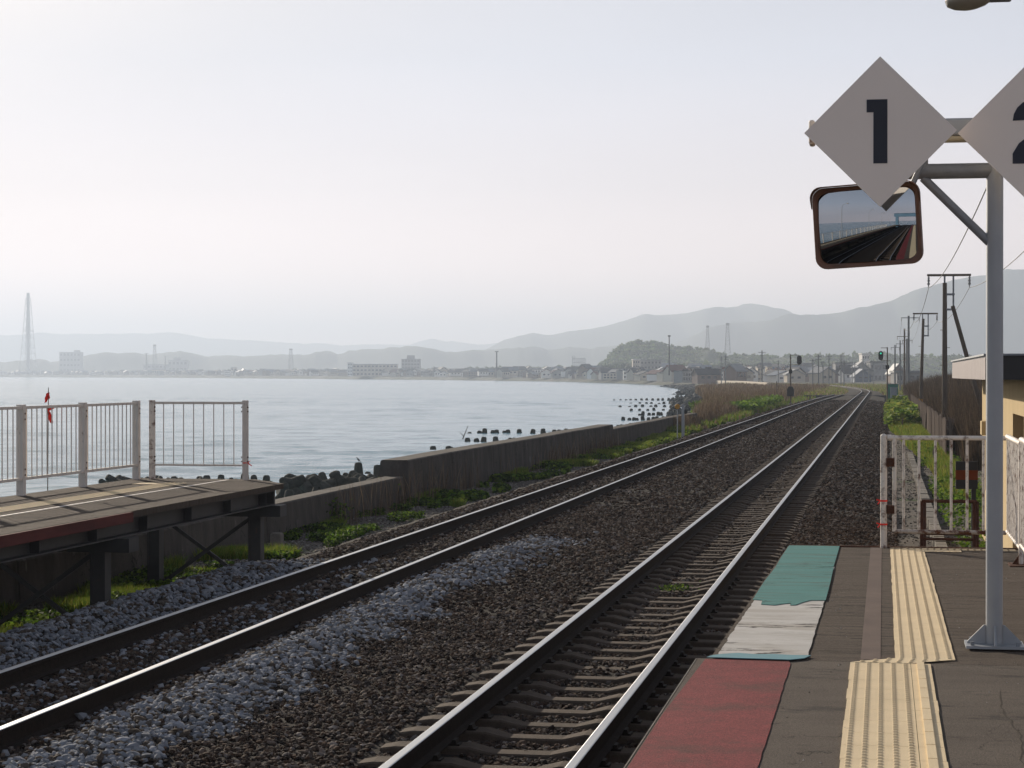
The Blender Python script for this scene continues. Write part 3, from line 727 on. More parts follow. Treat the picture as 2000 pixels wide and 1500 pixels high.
# litter chips
n = 500
X = rng.uniform(-.45, 1.6, n); Y = rng.uniform(7.6, 19.5, n); k = (X < -.2) | (X > .4); X, Y = X[k], Y[k]
Z = np.array([pz(y_) for y_ in Y]) + .002
o = stones('grit', np.stack([X, Y, Z], -1), rng.uniform(.003, .010, len(X)), pick([(.3, .28, .25), (.12, .1, .09), (.5, .48, .45), (.2, .17, .14)], len(X)), 'scattered grit on the platform asphalt')

# ------------------------------------------------------------------ sign pole with arm
pb = at(1942, 1262, PZ); PX, PY = pb.x, pb.y
pl = thing('sign_pole', 'grey steel pole with angled arm carrying the track number boards', 'pole', (PX, PY, PZ))
ztop = lambda v, d: 2.42 + (732 - v) / 4050 * d
PD = 11.26
b = MB(); hz = ztop(333, PD) - PZ
b.tube((0, 0, .01), (0, 0, hz), .0455, .0455, 24); b.lathe([(.0455, 0), (.04, .03), (.02, .042), (.004, .045)], (0, 0, hz), 20)
b.build('pole_shaft', M['galv'], pl)
b = MB(); b.box((-.155, -.135, 0), (.155, .135, .014)); o = b.build('base_plate', M['galv'], pl)
for a in range(4):
    g = MB(); m = Matrix.Rotation(a * math.pi / 2, 4, 'Z'); g.prism([(.046, .014), (.145, .014), (.145, .024), (.056, .115), (.046, .115)], -.005, .005, m); g.build('gusset', M['galv'], pl)
for sx in (-.12, .12):
    for sy in (-.10, .10): g = MB(); g.tube((sx, sy, .0142), (sx, sy, .035), .012, .012, 6); g.build('bolt', M['galv_dark'], pl)
armL = .47                              # arm towards the tracks
b = MB(); b.tube((0, 0, hz - .0), (-armL, 0, hz - .0), .042, .042, 20); b.build('arm', M['galv_dark'], pl)
b = MB(); p1 = atd(1803, 356, PD) - Vector((PX, PY, PZ)); p2 = atd(1928, 484, PD) - Vector((PX, PY, PZ))
b.tube((p1.x, 0, p1.z + .03), (0.0, 0, p2.z), .024, .024, 14); b.build('brace', M['galv_dark'], pl)
b = MB()
for x in (-.005, -.375): b.box((x - .02, -.02, hz), (x + .02, .02, ztop(262, PD) - PZ))
b.build('hanger', M['galv_dark'], pl)
# long lamp housing behind the boards
zb0 = ztop(288, PD + .31); zb1 = ztop(245, PD + .31)
xa = atd(1578, 260, PD).x
lb = thing('light_bar', 'long box light with cream underside fixed behind the number boards', 'light', (xa, PY, zb0))
b = MB(); b.box((.035, -.06, .028), (1.75, .06, zb1 - zb0)); b.build('housing', M['galv'], lb, bevel=.012)
b = MB(); b.box((.04, -.055, 0), (1.74, .055, .0275)); b.build('diffuser', M['cream'], lb, bevel=.01)
b = MB(); b.box((0, -.066, -.006), (.034, .066, zb1 - zb0 + .006)); b.build('end_cap', M['white_rust'], lb, bevel=.012)

def board(u, v, half, label, digit):
    c = atd(u, v, PD - .23)
    bx = thing('number_board', label, 'sign', (c.x, c.y - .0, c.z), 0, 'diamond track number boards')
    b = MB(); h = half; b.prism([(0, -h), (h * 1.0, 0), (0, h), (-h * 1.0, 0)], 0, .012); b.build('board', M['sign'], bx)
    d = MB()
    s = h / 147.0                         # metres per photo pixel of the board
    if digit == '1':
        d.prism([(-13*s, -62*s), (14*s, -62*s), (14*s, 63*s), (-26*s, 63*s), (-26*s, 38*s), (-13*s, 38*s)], -.0025, 0)
    else:
        # numeral two as one outline
        pts = []
        cx, cy, ro, ri = 0, 22*s, 42*s, 15*s
        for k in range(0, 13):            # outer bowl from left to lower right
            t = math.pi - k * (math.pi * 1.25) / 12; pts.append((cx + ro * math.cos(t), cy + ro * math.sin(t)))
        pts += [(8*s, -34*s), (40*s, -34*s), (40*s, -62*s), (-42*s, -62*s), (-42*s, -42*s), (-30*s, -22*s), (2*s, 2*s)]
        inner = []
        for k in range(0, 9):
            t = -math.pi * .25 + k * (math.pi * 1.25) / 8; inner.append((cx + ri * math.cos(t), cy + 1*s + ri * math.sin(t)))
        pts += inner[0:]
        d.prism(pts[::-1], -.0025, 0)
    d.build('numeral', M['ink'], bx)
    f = MB()
    for z_ in (.035, -.035): f.box((-.05, .0125, z_ - .015), (.05, .165, z_ + .015))
    f.build('bracket', M['galv_dark'], bx)
board(1719, 257, 147 / 4050 * (PD - .23), 'grey-white diamond board with a navy 1 above the convex mirror', '1')
board(2021, 257, 147 / 4050 * (PD - .23), 'diamond board with a navy 2, cut off by the right edge', '2')

# convex mirror
mc = atd(1694, 441, PD - .02)
mr_ = thing('traffic_mirror', 'convex rectangular mirror in a brown-orange frame hanging under board 1', 'mirror', mc)
mr_.rotation_euler = (R(3.0), R(-2.8), R(-10.5))
def rrect(w, h, r, n=6):
    pts = []
    for (cx, cz, a0) in ((w - r, h - r, 0), (-w + r, h - r, 90), (-w + r, -h + r, 180), (w - r, -h + r, 270)):
        for k in range(n + 1):
            t = R(a0 + 90 * k / n); pts.append((cx + r * math.cos(t), cz + r * math.sin(t)))
    return pts
W, H = .292, .221
def ringpart(mb, rings):
    n = len(rings[0][0]); V = []
    for o_, y in rings: V += [(x, y, z) for x, z in o_]
    F = []
    for i in range(len(rings) - 1):
        for k in range(n): F.append((i*n+k, i*n+(k+1) % n, (i+1)*n+(k+1) % n, (i+1)*n+k))
    mb.add(V, F, False); return V
b = MB(); ringpart(b, [(rrect(W-.028, H-.028, .055), -.004), (rrect(W-.02, H-.02, .055), -.02), (rrect(W-.004, H-.004, .062), -.024), (rrect(W, H, .065), -.012), (rrect(W, H, .065), .02), (rrect(W-.05, H-.05, .05), .07)])
o_ = rrect(W-.05, H-.05, .05); n = len(o_); b.add([(x, .07, z) for x, z in o_], [tuple(range(n))])
b.build('mirror_frame', M['orange_frame'], mr_)
# visor along the top
b = MB(); V = []; ns = 20
top = rrect(W, H, .065)
seq = [(W + .001, H - .11)] + [p_ for p_ in rrect(W + .001, H + .001, .066)[:14]] + [(-W - .001, H - .11)]
for (x, z) in seq:
    dep = .075 * max(0.15, min(1, (z - (H - .12)) / .12)); V += [(x, -.01, z), (x, -.01 - dep, z)]
b.add(V, [(2*i, 2*i+1, 2*i+3, 2*i+2) for i in range(len(seq) - 1)])
o = b.build('visor', M['orange_frame'], mr_); sm = o.modifiers.new('solid', 'SOLIDIFY'); sm.thickness = .004
b = MB(); nx, nz = 28, 20; V = []; RC = 1.45; w, h = W - .026, H - .026
for j in range(nz + 1):
    for i_ in range(nx + 1):
        x = -w + 2 * w * i_ / nx; z = -h + 2 * h * j / nz
        # round the corners by pulling in
        ax = max(0, abs(x) - (w - .05)); az = max(0, abs(z) - (h - .05)); rr_ = math.hypot(ax, az)
        if rr_ > .05: k_ = .05 / rr_; x = math.copysign(w - .05 + ax * k_, x); z = math.copysign(h - .05 + az * k_, z)
        y = -.028 + (x * x + z * z) / (2 * RC); V.append((x, y, z))
b.add(V, [(j*(nx+1)+i_, j*(nx+1)+i_+1, (j+1)*(nx+1)+i_+1, (j+1)*(nx+1)+i_) for j in range(nz) for i_ in range(nx)], True)
b.build('mirror_glass', M['mirror'], mr_)
b = MB(); b.tube((.22, .06, .16), (.30, .12, .33), .016, .016, 10); b.build('bracket', M['galv_dark'], mr_)

# street lamp at the top edge
lc = atd(1893, 8, 14.5)
lp = thing('platform_lamp', 'street lamp with a smoked bowl poking in at the top right corner', 'lamp', (lc.x + .95, lc.y, PZ))
hl = lc.z - PZ
b = MB(); b.lathe([(.004, -.052), (.05, -.05), (.11, -.035), (.155, -.01), (.165, .03), (.15, .06)], (0, 0, 0), 20, Matrix.Translation((-.95, 0, hl + .012)) @ Matrix.Rotation(R(-7), 4, 'Y') @ Matrix.Diagonal((1, .8, 1, 1)))
b.build('lamp_bowl', M['bowl'], lp)
b = MB(); b.box((-.86, -.05, hl + .012), (-.66, .05, hl + .12)); b.lathe([(.17, 0), (.16, .05), (.10, .09), (.03, .10)], (0, 0, 0), 20, Matrix.Translation((-.95, 0, hl + .075))); b.build('lamp_housing', M['galv_dark'], lp, bevel=.015)
b = MB(); b.path([(-.66, 0, hl + .07), (-.4, 0, hl + .08), (-.15, 0, hl + .03), (0, 0, hl - .15), (0, 0, hl - .5)], .03, 12); b.tube((0, 0, hl - .5), (0, 0, 0), .05, .07, 14)
b.build('lamp_post', M['galv'], lp)

# ------------------------------------------------------------------ end fence and side fence on the near platform
EZ = pz(YE - .1)
ef = thing('platform_fence', 'rusting white pipe fence across the near platform end, red ribbons on its post', 'fence', (0, YE - .06, EZ))
def fx(u, v=900): 
    d = ray(u, v); t = (YE - .06) / d.y; return (CAM + d * t).x
b = MB(); b.tube((fx(1726), 0, -.02), (fx(1726), 0, 1.045), .031, .031, 16); b.lathe([(.031, 0), (.026, .012), (.008, .02)], (fx(1726), 0, 1.045), 14); b.build('post', M['white_rust'], ef)
ztr = 1.03; zbr = .155
b = MB(); b.tube((fx(1737), 0, ztr), (1.12, 0, ztr), .021, .021, 12); b.tube((fx(1733), 0, ztr), (fx(1741), 0, ztr - .0), .028, .028, 12); b.build('top_rail', M['white_rust'], ef)
b = MB(); b.tube((fx(1746), 0, zbr), (1.12, 0, zbr), .020, .020, 12); b.build('bottom_rail', M['very_rusty'], ef)
for k, u in enumerate((1747, 1765, 1795, 1827, 1858, 1889, 1921)):
    b = MB(); r_ = .020 if k == 0 else .013; b.tube((fx(u), 0, zbr), (fx(u), 0, ztr), r_, r_, 10); b.build('bar', M['white_rust'], ef)
b = MB()
for z_ in (.80, .36): b.box((fx(1731), -.025, z_ - .04), (fx(1747), .025, z_ + .04)); b.tube((fx(1739), -.05, z_), (fx(1739), .05, z_), .02, .02, 8)
b.build('hinge', M['rust'], ef)
for z_ in (.44, .22):
    b = MB(); b.lathe([(.033, -.008), (.036, 0), (.033, .008)], (fx(1726), 0, z_), 12)
    b.bar((fx(1726) - .03, -.02, z_), (fx(1726) - .065, -.03, z_ + .012), .004, .012); b.bar((fx(1726) - .03, -.02, z_), (fx(1726) - .055, -.03, z_ - .03), .004, .01)
    b.build('ribbon', M['red_cloth'], ef)
b = MB(); b.box((-.88, .02, -.04), (1.25, .055, .012)); b.build('end_angle', M['rust'], ef)

sf = thing('platform_fence', 'rusty white fence of close bars running along the right side of the near platform', 'fence', (1.13, 0, EZ))
SLOPE = 0
for k, (ya, yb) in enumerate(((YE - .1, 17.72), (17.68, 15.7), (15.66, 13.6), (13.56, 11.5))):
    b = MB(); zo = pz((ya + yb) / 2) - EZ
    b.tube((0, ya, ztr + zo), (0, yb, ztr + zo), .024, .024, 12); b.build('top_rail', M['white_rust'], sf)
    b = MB(); b.tube((0, ya, zbr + zo), (0, yb, zbr + zo), .019, .019, 10); b.build('bottom_rail', M['white_rust'], sf)
    nb_ = int((ya - yb) / .105)
    for i in range(nb_):
        y = ya - (i + .5) * (ya - yb) / nb_
        b = MB(); b.tube((0, y, zbr + zo), (0, y, ztr + zo), .012, .012, 8); b.build('bar', M['white_rust'], sf)
    b = MB(); b.tube((0, yb, -.02 + zo), (0, yb, ztr + zo), .02, .02, 12); b.build('post', M['white_rust'], sf)
b = MB(); b.box((-.10, 17.55, -.0), (.10, 17.85, .012 + pz(17.7) - EZ)); b.prism([(-.10, .01), (-.02, .12), (-.02, .01)], 17.69, 17.70); b.build('base_plate', M['rust'], sf)

# steps with handrails beyond the end fence
st = thing('handrail', 'low brown pipe handrails of the steps down behind the end fence', 'handrail', (0, 0, 0))
def railp(pts, r=.018): 
    b = MB(); b.path(pts, r, 10); return b
yA = 21.6
for yy, us in ((21.2, (1800, 1903)), (24.5, (1806, 1909))):
    def X_at(u): d = ray(u, 1000); return (CAM + d * (yy / d.y)).x
    zt_ = 2.42 - (974 - 732) / 4050 * yy * 1.0
    pa, pb_ = X_at(us[0]), X_at(us[1])
    railp([(pa, yy, -.4), (pa, yy, zt_), (pb_, yy, zt_)]).build('rail', M['rust'], st)
    railp([(pa, yy, zt_ - .38), (pb_, yy, zt_ - .38)], .014).build('rail', M['rust'], st)
    railp([(pb_, yy, -.4), (pb_, yy, zt_)]).build('post', M['rust'], st)
b = MB()
for k in range(5): b.box((.30, YE + .06 + .28 * k, -.45), (1.0, YE + .06 + .28 * (k + 1) - .003, EZ - .19 * (k + 1)))
o = b.build('steps', M['rust'], None); setp(o, 'short rusty steps going down past the end of the near platform', 'steps')

# dark box sign with orange band
c = atd(1888, 928, 27)
bs = thing('marker_sign', 'black square sign with an orange band on a short post behind the end fence', 'sign', (c.x, c.y, -.45))
w = 21 / 4050 * 27; h = 27 / 4050 * 27; zc = c.z + .45
b = MB(); b.box((-w, -.02, zc - h), (w, .02, zc + h)); b.build('panel', M['black'], bs)
b = MB(); b.box((-w - .002, -.023, zc - h * .33), (w + .002, -.0205, zc + h * .36)); b.build('band', M['orange'], bs)
b = MB(); b.box((.06, .021, 0), (.12, .06, zc)); b.build('post', M['black'], bs)

# cable trough
b = MB(); y = 20.5
while y < 75:
    b.box((.84 + random.uniform(-.01, .01), y + .01, -.5), (1.02, y + .49, -.335 + random.uniform(-.01, .01))); y += .5
o = b.build('cable_trough', M['kerb']); setp(o, 'pale line of concrete cable trough lids beside the main track', 'cable trough')

# ------------------------------------------------------------------ hut
HX = 1.72; HY0 = 26.1; HY1 = 37.5
hut = thing('hut', 'small tan rendered hut with a flat brown metal roof at the right edge', 'hut', (HX, HY0, -.45))
b = MB()
L_ = HY1 - HY0; hh = 2.80
# wall with door recess and window slots (built as pieces of the track-side wall)
def wallpiece(y0, y1, z0, z1): b.box((0, y0, z0), (.16, y1, z1))
dy0, dy1, dz1 = .35, 2.6, 2.35
wallpiece(0, dy0, 0, hh); wallpiece(dy0, dy1, dz1, hh); wallpiece(dy1, 7.6, 0, hh)
wallpiece(7.6, 8.3, 0, .9); wallpiece(7.6, 8.3, 1.75, hh); wallpiece(8.3, 9.2, 0, hh); wallpiece(9.2, 10.2, 0, .9); wallpiece(9.2, 10.2, 1.8, hh); wallpiece(10.2, L_, 0, hh)
b.box((.1603, 0, 0), (3.6, .16, hh)); b.box((.1603, L_ - .16, 0), (3.6, L_, hh)); b.box((3.44, .1603, 0), (3.6, L_ - .1603, hh))
b.build('wall', M['stucco'], hut)
b = MB(); b.box((.5, dy0 + .002, .05), (.55, dy1 - .002, dz1 - .002)); b.build('door', M['recess'], hut)
for (a_, c_, z1_) in ((7.6, 8.3, 1.75), (9.2, 10.2, 1.8)):
    b = MB(); b.box((.11, a_ + .003, .903), (.13, c_ - .003, z1_ - .003)); b.build('window', M['glass'], hut)
b = MB(); b.box((-.20, 7.2, 1.92), (-.002, 7.7, 2.14)); b.build('vent_box', M['stucco'], hut, bevel=.01)
fz0 = 2.36 + .45; fz1 = 2.63 + .45
b = MB(); b.box((-.5, -.5, fz0 + .03), (4.2, L_ + .4, fz1 + .02)); o = b.build('roof', M['black'], hut)
b = MB()
y = -.5
while y < L_ + .4: b.box((-.506, y + .012, fz0), (-.501, min(y + .44, L_ + .4), fz1)); y += .45
b.build('fascia', M['fascia'], hut)
b = MB(); b.box((-.51, -.51, fz0), (4.2, -.501, fz1)); b.build('fascia', M['black'], hut)  # end fascia away from the sun: its shade put into the colour, black for brown
b = MB(); b.box((-.53, -.54, fz1 + .021), (4.25, L_ + .45, fz1 + .045)); b.build('roof_edge', M['galv_dark'], hut)

# ------------------------------------------------------------------ left steel platform
SZ = .946
sp = thing('steel_platform', 'raised station platform on dark steel legs between the seaward track and the seawall', 'platform')
YD = 28.15
b = MB(); b.plate([(-10.46, -60), (-8.0, -60), (-8.0, 27.12), (-8.72, YD), (-10.46, YD)], SZ - .07, SZ); b.build('deck', M['asphalt_old'], sp)
b = MB(); b.box((-8.20, -60, SZ - .26), (-8.16, 26.85, SZ - .072)); b.box((-8.27, -60, SZ - .275), (-8.05, 26.85, SZ - .2602)); b.box((-8.27, -60, SZ - .0918), (-8.05, 26.85, SZ - .0722)); b.build('girder', M['steel_dark'], sp)
b = MB(); b.box((-10.30, -60, SZ - .26), (-10.26, YD - .25, SZ - .072)); b.box((-10.36, -60, SZ - .275), (-10.2, YD - .25, SZ - .2602)); b.build('girder', M['steel_dark'], sp)
b = MB(); b.box((-10.44, 26.86, SZ - .42), (-8.06, 26.92, SZ - .072)); b.build('end_beam', M['steel_dark'], sp)
b = MB(); b.box((-7.995, -60, SZ - .115), (-7.965, 21.3, SZ - .004)); b.build('edge_board', M['red_board'], sp)
b = MB(); b.box((-9.07, -60, SZ + .001), (-9.02, 27.9, SZ + .004)); b.build('white_line', M['fence_grey'], sp)
b = MB(); y = 27.0
b.box((-9.62, -60, SZ + .001), (-9.30, 26.9, SZ + .007))
b.box((-9.95, 26.55, SZ + .001), (-9.623, 26.88, SZ + .007))
yy = 26.87
while yy > 14:
    for i in range(5): dots(b, -9.58 + .06 * i, yy, SZ + .007, n=6)
    yy -= .06
b.build('tactile_strip', M['tactile'], sp)
for by in (26.9 - .06, 21.2, 15.2, 9.2, 3.2, -2.8, -8.8, -14.8, -20.8, -26.8):
    for cx in (-8.30, -9.72):
        b = MB(); gz = -.50
        b.box((cx - .085, by - .09, gz), (cx - .073, by + .09, SZ - .425)); b.box((cx + .073, by - .09, gz), (cx + .085, by + .09, SZ - .425)); b.box((cx - .0728, by - .006, gz), (cx + .0728, by + .006, SZ - .425))
        b.box((cx - .07, by - .085, gz), (cx + .07, by - .075, SZ - .425))
        b.build('column', M['steel_dark'], sp)
        if cx < -9: b = MB(); b.box((cx - .22, by - .22, gz - .1), (cx + .22, by + .22, gz + .14)); b.build('footing', M['wall'], sp, bevel=.015)
    b = MB(); b.box((-10.4, by - .15, SZ - .425), (-7.92, by + .15, SZ - .2752)); b.build('cap_beam', M['steel_dark'], sp)
    b = MB(); b.bar((-9.64, by + .03, SZ - .46), (-8.38, by + .03, -.40), .03, .05); b.build('brace', M['steel_dark'], sp)
    b = MB(); b.bar((-8.38, by - .03, SZ - .46), (-9.64, by - .03, -.42), .03, .05); b.build('brace', M['steel_dark'], sp)

for y in [26.5 - 1.5 * k for k in range(16)]:
    b = MB(); b.box((-8.1598, y - .006, SZ - .2598), (-8.06, y + .006, SZ - .0922)); b.build('stiffener', M['steel_dark'], sp)
lf = thing('platform_fence', 'off-white fence of thin bars along the seaward side of the steel platform', 'fence', (-10.36, 0, SZ))
fy = [27.83 - 1.985 * k for k in range(34)]
for k, y in enumerate(fy):
    b = MB(); b.box((-.045, y - .042, -.07), (.045, y + .042, 1.11)); 
    b.box((.0452, y - .03, .90), (.049, y + .03, 1.02)); b.box((.0452, y - .03, .22), (.049, y + .03, .34))
    b.build('post', M['fence_grey'], lf)
    if k < 3:
        b = MB()
        for z_ in (.93, 1.0, .25, .32): b.tube((.049, y, z_), (.058, y, z_), .011, .011, 6)
        b.build('bolt', M['rust'], lf)
for k in range(len(fy) - 1):
    ya, yb = fy[k] - .043, fy[k + 1] + .043
    b = MB(); b.box((-.0, yb, 1.055), (.036, ya, 1.09)); b.box((-.0, yb, .185), (.036, ya, .22))
    nb_ = 12
    for i in range(nb_):
        y = yb + (i + .5) * (ya - yb) / nb_; b.tube((.018, y, .2202), (.018, y, 1.0548), .0075, .0075, 6, cap=False)
    b.build('fence_panel', M['fence_grey'], lf)
e2 = thing('platform_fence', 'short off-white fence panel with eight bars across the end of the steel platform', 'fence', (-10.17, 27.95, SZ))
b = MB(); b.box((-.035, -.035, 0), (.035, .035, 1.115)); b.build('post', M['white_rust'], e2)
b = MB(); b.box((1.335, -.035, 0), (1.405, .035, 1.115)); b.build('post', M['fence_grey'], e2)
b = MB(); b.box((.036, -.015, 1.06), (1.334, .015, 1.095)); b.box((.036, -.015, .19), (1.334, .015, .215))
for i in range(8): x = .036 + (i + .9) * 1.298 / 8.8; b.tube((x, 0, .215), (x, 0, 1.06), .007, .007, 6, cap=False)
b.build('fence_panel', M['fence_grey'], e2)
b = MB()
for x in (.045, 1.325, 1.41):
    for z_ in (1.02, .96, .32, .26): b.tube((x - .008, -.02, z_), (x + .01, -.02, z_), .011, .011, 6)
b.build('bolt', M['rust'], e2)
b = MB(); b.lathe([(.045, -.006), (.05, 0), (.045, .006)], (1.37, 0, .24), 10); b.bar((1.41, -.03, .24), (1.47, -.03, .20), .004, .015); b.bar((1.41, -.03, .24), (1.45, -.03, .27), .004, .01); b.build('ribbon', M['red_cloth'], e2)
# flag stick with red cloth
q = atd(91, 905, 27.0)
fs = thing('flag_stick', 'thin stick with torn red cloth tied behind the seaward fence', 'flag', (-10.47, 24.92, .2))
qx = lambda v: 2.42 - (v - 732) / 4050 * 26.2 - .2
b = MB(); b.tube((0, 0, 0), (.02, 0, qx(757)), .007, .005, 6); b.build('stick', M['pole_wood'], fs)
for (va, vb, w0, sx) in ((768, 787, .04, -.6), (792, 827, .055, .8)):
    b = MB(); n = 7; V = []; rr = random.Random(int(va))
    for k in range(n + 1):
        z_ = qx(va + (vb - va) * k / n); w_ = w0 * (1 + rr.uniform(-.5, .4)) * (1.1 - .5 * k / n); xo = (sx * .05 * k / n) + rr.uniform(-.01, .01)
        V += [(xo - w_ * .3, rr.uniform(-.015, .015), z_), (xo + w_, rr.uniform(-.025, .025), z_ + rr.uniform(-.01, .01))]
    b.add(V, [(2*i, 2*i+1, 2*i+3, 2*i+2) for i in range(n)]); o = b.build('cloth', M['red_cloth'], fs); s_ = o.modifiers.new('s', 'SOLIDIFY'); s_.thickness = .003

# ------------------------------------------------------------------ seawall
def wall_seg(label, y0, y1, z0, z1, t=.42, name='seawall', face=-10.42, end_tilt=0.0):
    b = MB(); n = max(2, int((y1 - y0) / 5)); V = []
    secs = [(0, 0.)]
    for k in range(1, n): secs += [(k, -.03), (k, -.012), (k, .012), (k, .03)]      # an open joint every five metres
    secs.append((n, 0.)); zz_ = [random.uniform(-.012, .012) for _ in range(n + 1)]
    for k, of in secs:
        y = y0 + (y1 - y0) * k / n + of; zt_ = z0 + (z1 - z0) * k / n + zz_[k]; g = .03 if abs(of) == .012 else 0
        yt = y + (end_tilt if k == 0 else 0)
        V += [(face + .06 - g, y, -.8), (face - g, yt, zt_ - .03 - g), (face - .03 - g, yt, zt_ - g), (face - t, yt, zt_ - g), (face - t - .03, yt, zt_ - .03 - g), (face - t - .35, y, -2.6)]
    n = len(secs) - 1
    F = []
    for i in range(n):
        for k in range(5): F.append((i*6+k, (i+1)*6+k, (i+1)*6+k+1, i*6+k+1))
    F += [tuple(range(6)), tuple(range(n*6+5, n*6-1, -1))]
    F = [tuple(reversed(f)) for f in F]
    b.add(V, F); o = b.build(name, M['wall']); return setp(o, label, 'wall', 'concrete seawall lengths')
wall_seg('low concrete seawall running under and past the steel platform', -90, 44.6, .15, .17)
wall_seg('tall dark length of concrete seawall in the middle of the shore', 44.62, 80.5, .53, .47, t=.6, face=-10.40, end_tilt=.35)
wall_seg('lower farther length of concrete seawall running up to the reeds', 80.7, 118, .30, .26, t=.5)
q = MB(); q.box((-.09, -.09, 0), (.09, .09, .24)); q.box((-.07, -.07, .2402), (.07, .07, .255)); p_ = at(541, 1065, -.4); o = q.build('marker_post', M['kerb'], loc=(p_.x, p_.y, -.45)); setp(o, 'stubby grey concrete marker post beside the steel platform end', 'post')

# ------------------------------------------------------------------ tetrapods
def tetra_mesh():
    mb = MB(); dirs = [Vector((0, 0, 1))]
    for k in range(3):
        a = k * 2 * math.pi / 3; dirs.append(Vector((math.cos(a) * .9428, math.sin(a) * .9428, -.3333)))
    for d in dirs:
        rot = d.to_track_quat('Z', 'Y').to_matrix().to_4x4()
        mb.lathe([(.34, -.05), (.31, .30), (.25, .72), (.235, .80), (.19, .86), (.10, .88)], (0, 0, 0), 12, rot)
    return mb
tm = tetra_mesh().build('tetrapod', M['tetra'])
used = [False]
def tetra(u, vtop, dist, sc, label, group, tilt=None):
    p_ = atd(u, vtop, dist)
    if not used[0]: o = tm; used[0] = True
    else: o = tm.copy(); COL.objects.link(o)
    setp(o, label, 'tetrapod', group)
    t = random.uniform(.0, .3) if tilt is None else tilt
    a = random.uniform(0, 6.28)
    o.rotation_euler = (t * math.cos(a), t * math.sin(a), random.uniform(0, 6.28)); o.scale = (sc * .72, sc * .72, sc)
    o.location = (p_.x, p_.y, p_.z - .88 * sc * math.cos(t)); return o
G = 'tetrapods along the shore'
near = [(700, 903, 90, 1.1, 0), (655, 919, 86, 1.05, .15), (637, 925, 84, 1.0, .6), (669, 924, 92, .9, .5), (680, 921, 84, 1.1, .7), (716, 921, 96, .9, .1), (739, 908, 90, 1.05, .12), (722, 928, 85, .95, 1.1),
        (758, 912, 96, .95, .3), (772, 908, 92, 1.0, .5), (612, 928, 84, 1.0, .3), (597, 933, 80, 1.0, 1.2), (583, 929, 90, .85, .1), (563, 925, 90, .95, .1), (547, 929, 88, .95, .5), (519, 928, 90, .95, .2), (497, 930, 90, .9, .6),
        (573, 945, 78, .9, .9), (562, 957, 68, .85, .2), (536, 966, 64, .7, .3), (477, 924, 90, 1.1, .1), (450, 936, 88, .8, .5), (430, 927, 90, .9, .1), (404, 928, 90, 1.0, .05), (389, 930, 92, .9, .2), (358, 933, 90, .9, .4), (341, 930, 90, .9, .15),
        (316, 934, 88, .8, .6), (302, 928, 90, 1.0, .1), (241, 930, 88, .95, .05), (215, 930, 88, .9, .1), (660, 938, 80, .9, 1.3), (690, 934, 82, .9, 1.2), (710, 936, 80, .9, 1.0), (625, 940, 78, .8, 1.3), (645, 936, 79, .85, .9)]
rt = random.Random(9)
for k in range(18):
    u_ = rt.uniform(532, 772); near.append((u_, 941 - (u_ - 532) * .06 + rt.uniform(-3, 12), rt.uniform(76, 94), rt.uniform(.8, 1.05), rt.uniform(.2, 1.5)))
for k in range(12):
    u_ = rt.uniform(205, 530); near.append((u_, 936 - (u_ - 200) * .010 + rt.uniform(0, 4), rt.uniform(84, 92), rt.uniform(.7, .9), rt.uniform(.4, 1.4)))
names = {0: 'tall upright tetrapod with a dark bird on top', 6: 'upright tetrapod with a pale stripe right beside the tall wall end', 18: 'lone tetrapod in the water just behind the low wall', 1: 'broad mossy tetrapod left of the one with the bird'}
for k, (u, v, d, s_, t) in enumerate(near):
    if k in names: lab = names[k]
    elif u >= 680: lab = 'dark tetrapod in the tumbled pile near the bird and the tall wall end'
    elif u > 530: lab = 'dark tetrapod in the pile just beyond the end of the steel platform'
    elif u > 285: lab = 'rounded tetrapod tip showing under the short end fence'
    else: lab = 'tetrapod tip showing under the long seaward fence'
    tetra(u, v, d, s_ * .92, lab, G, t)
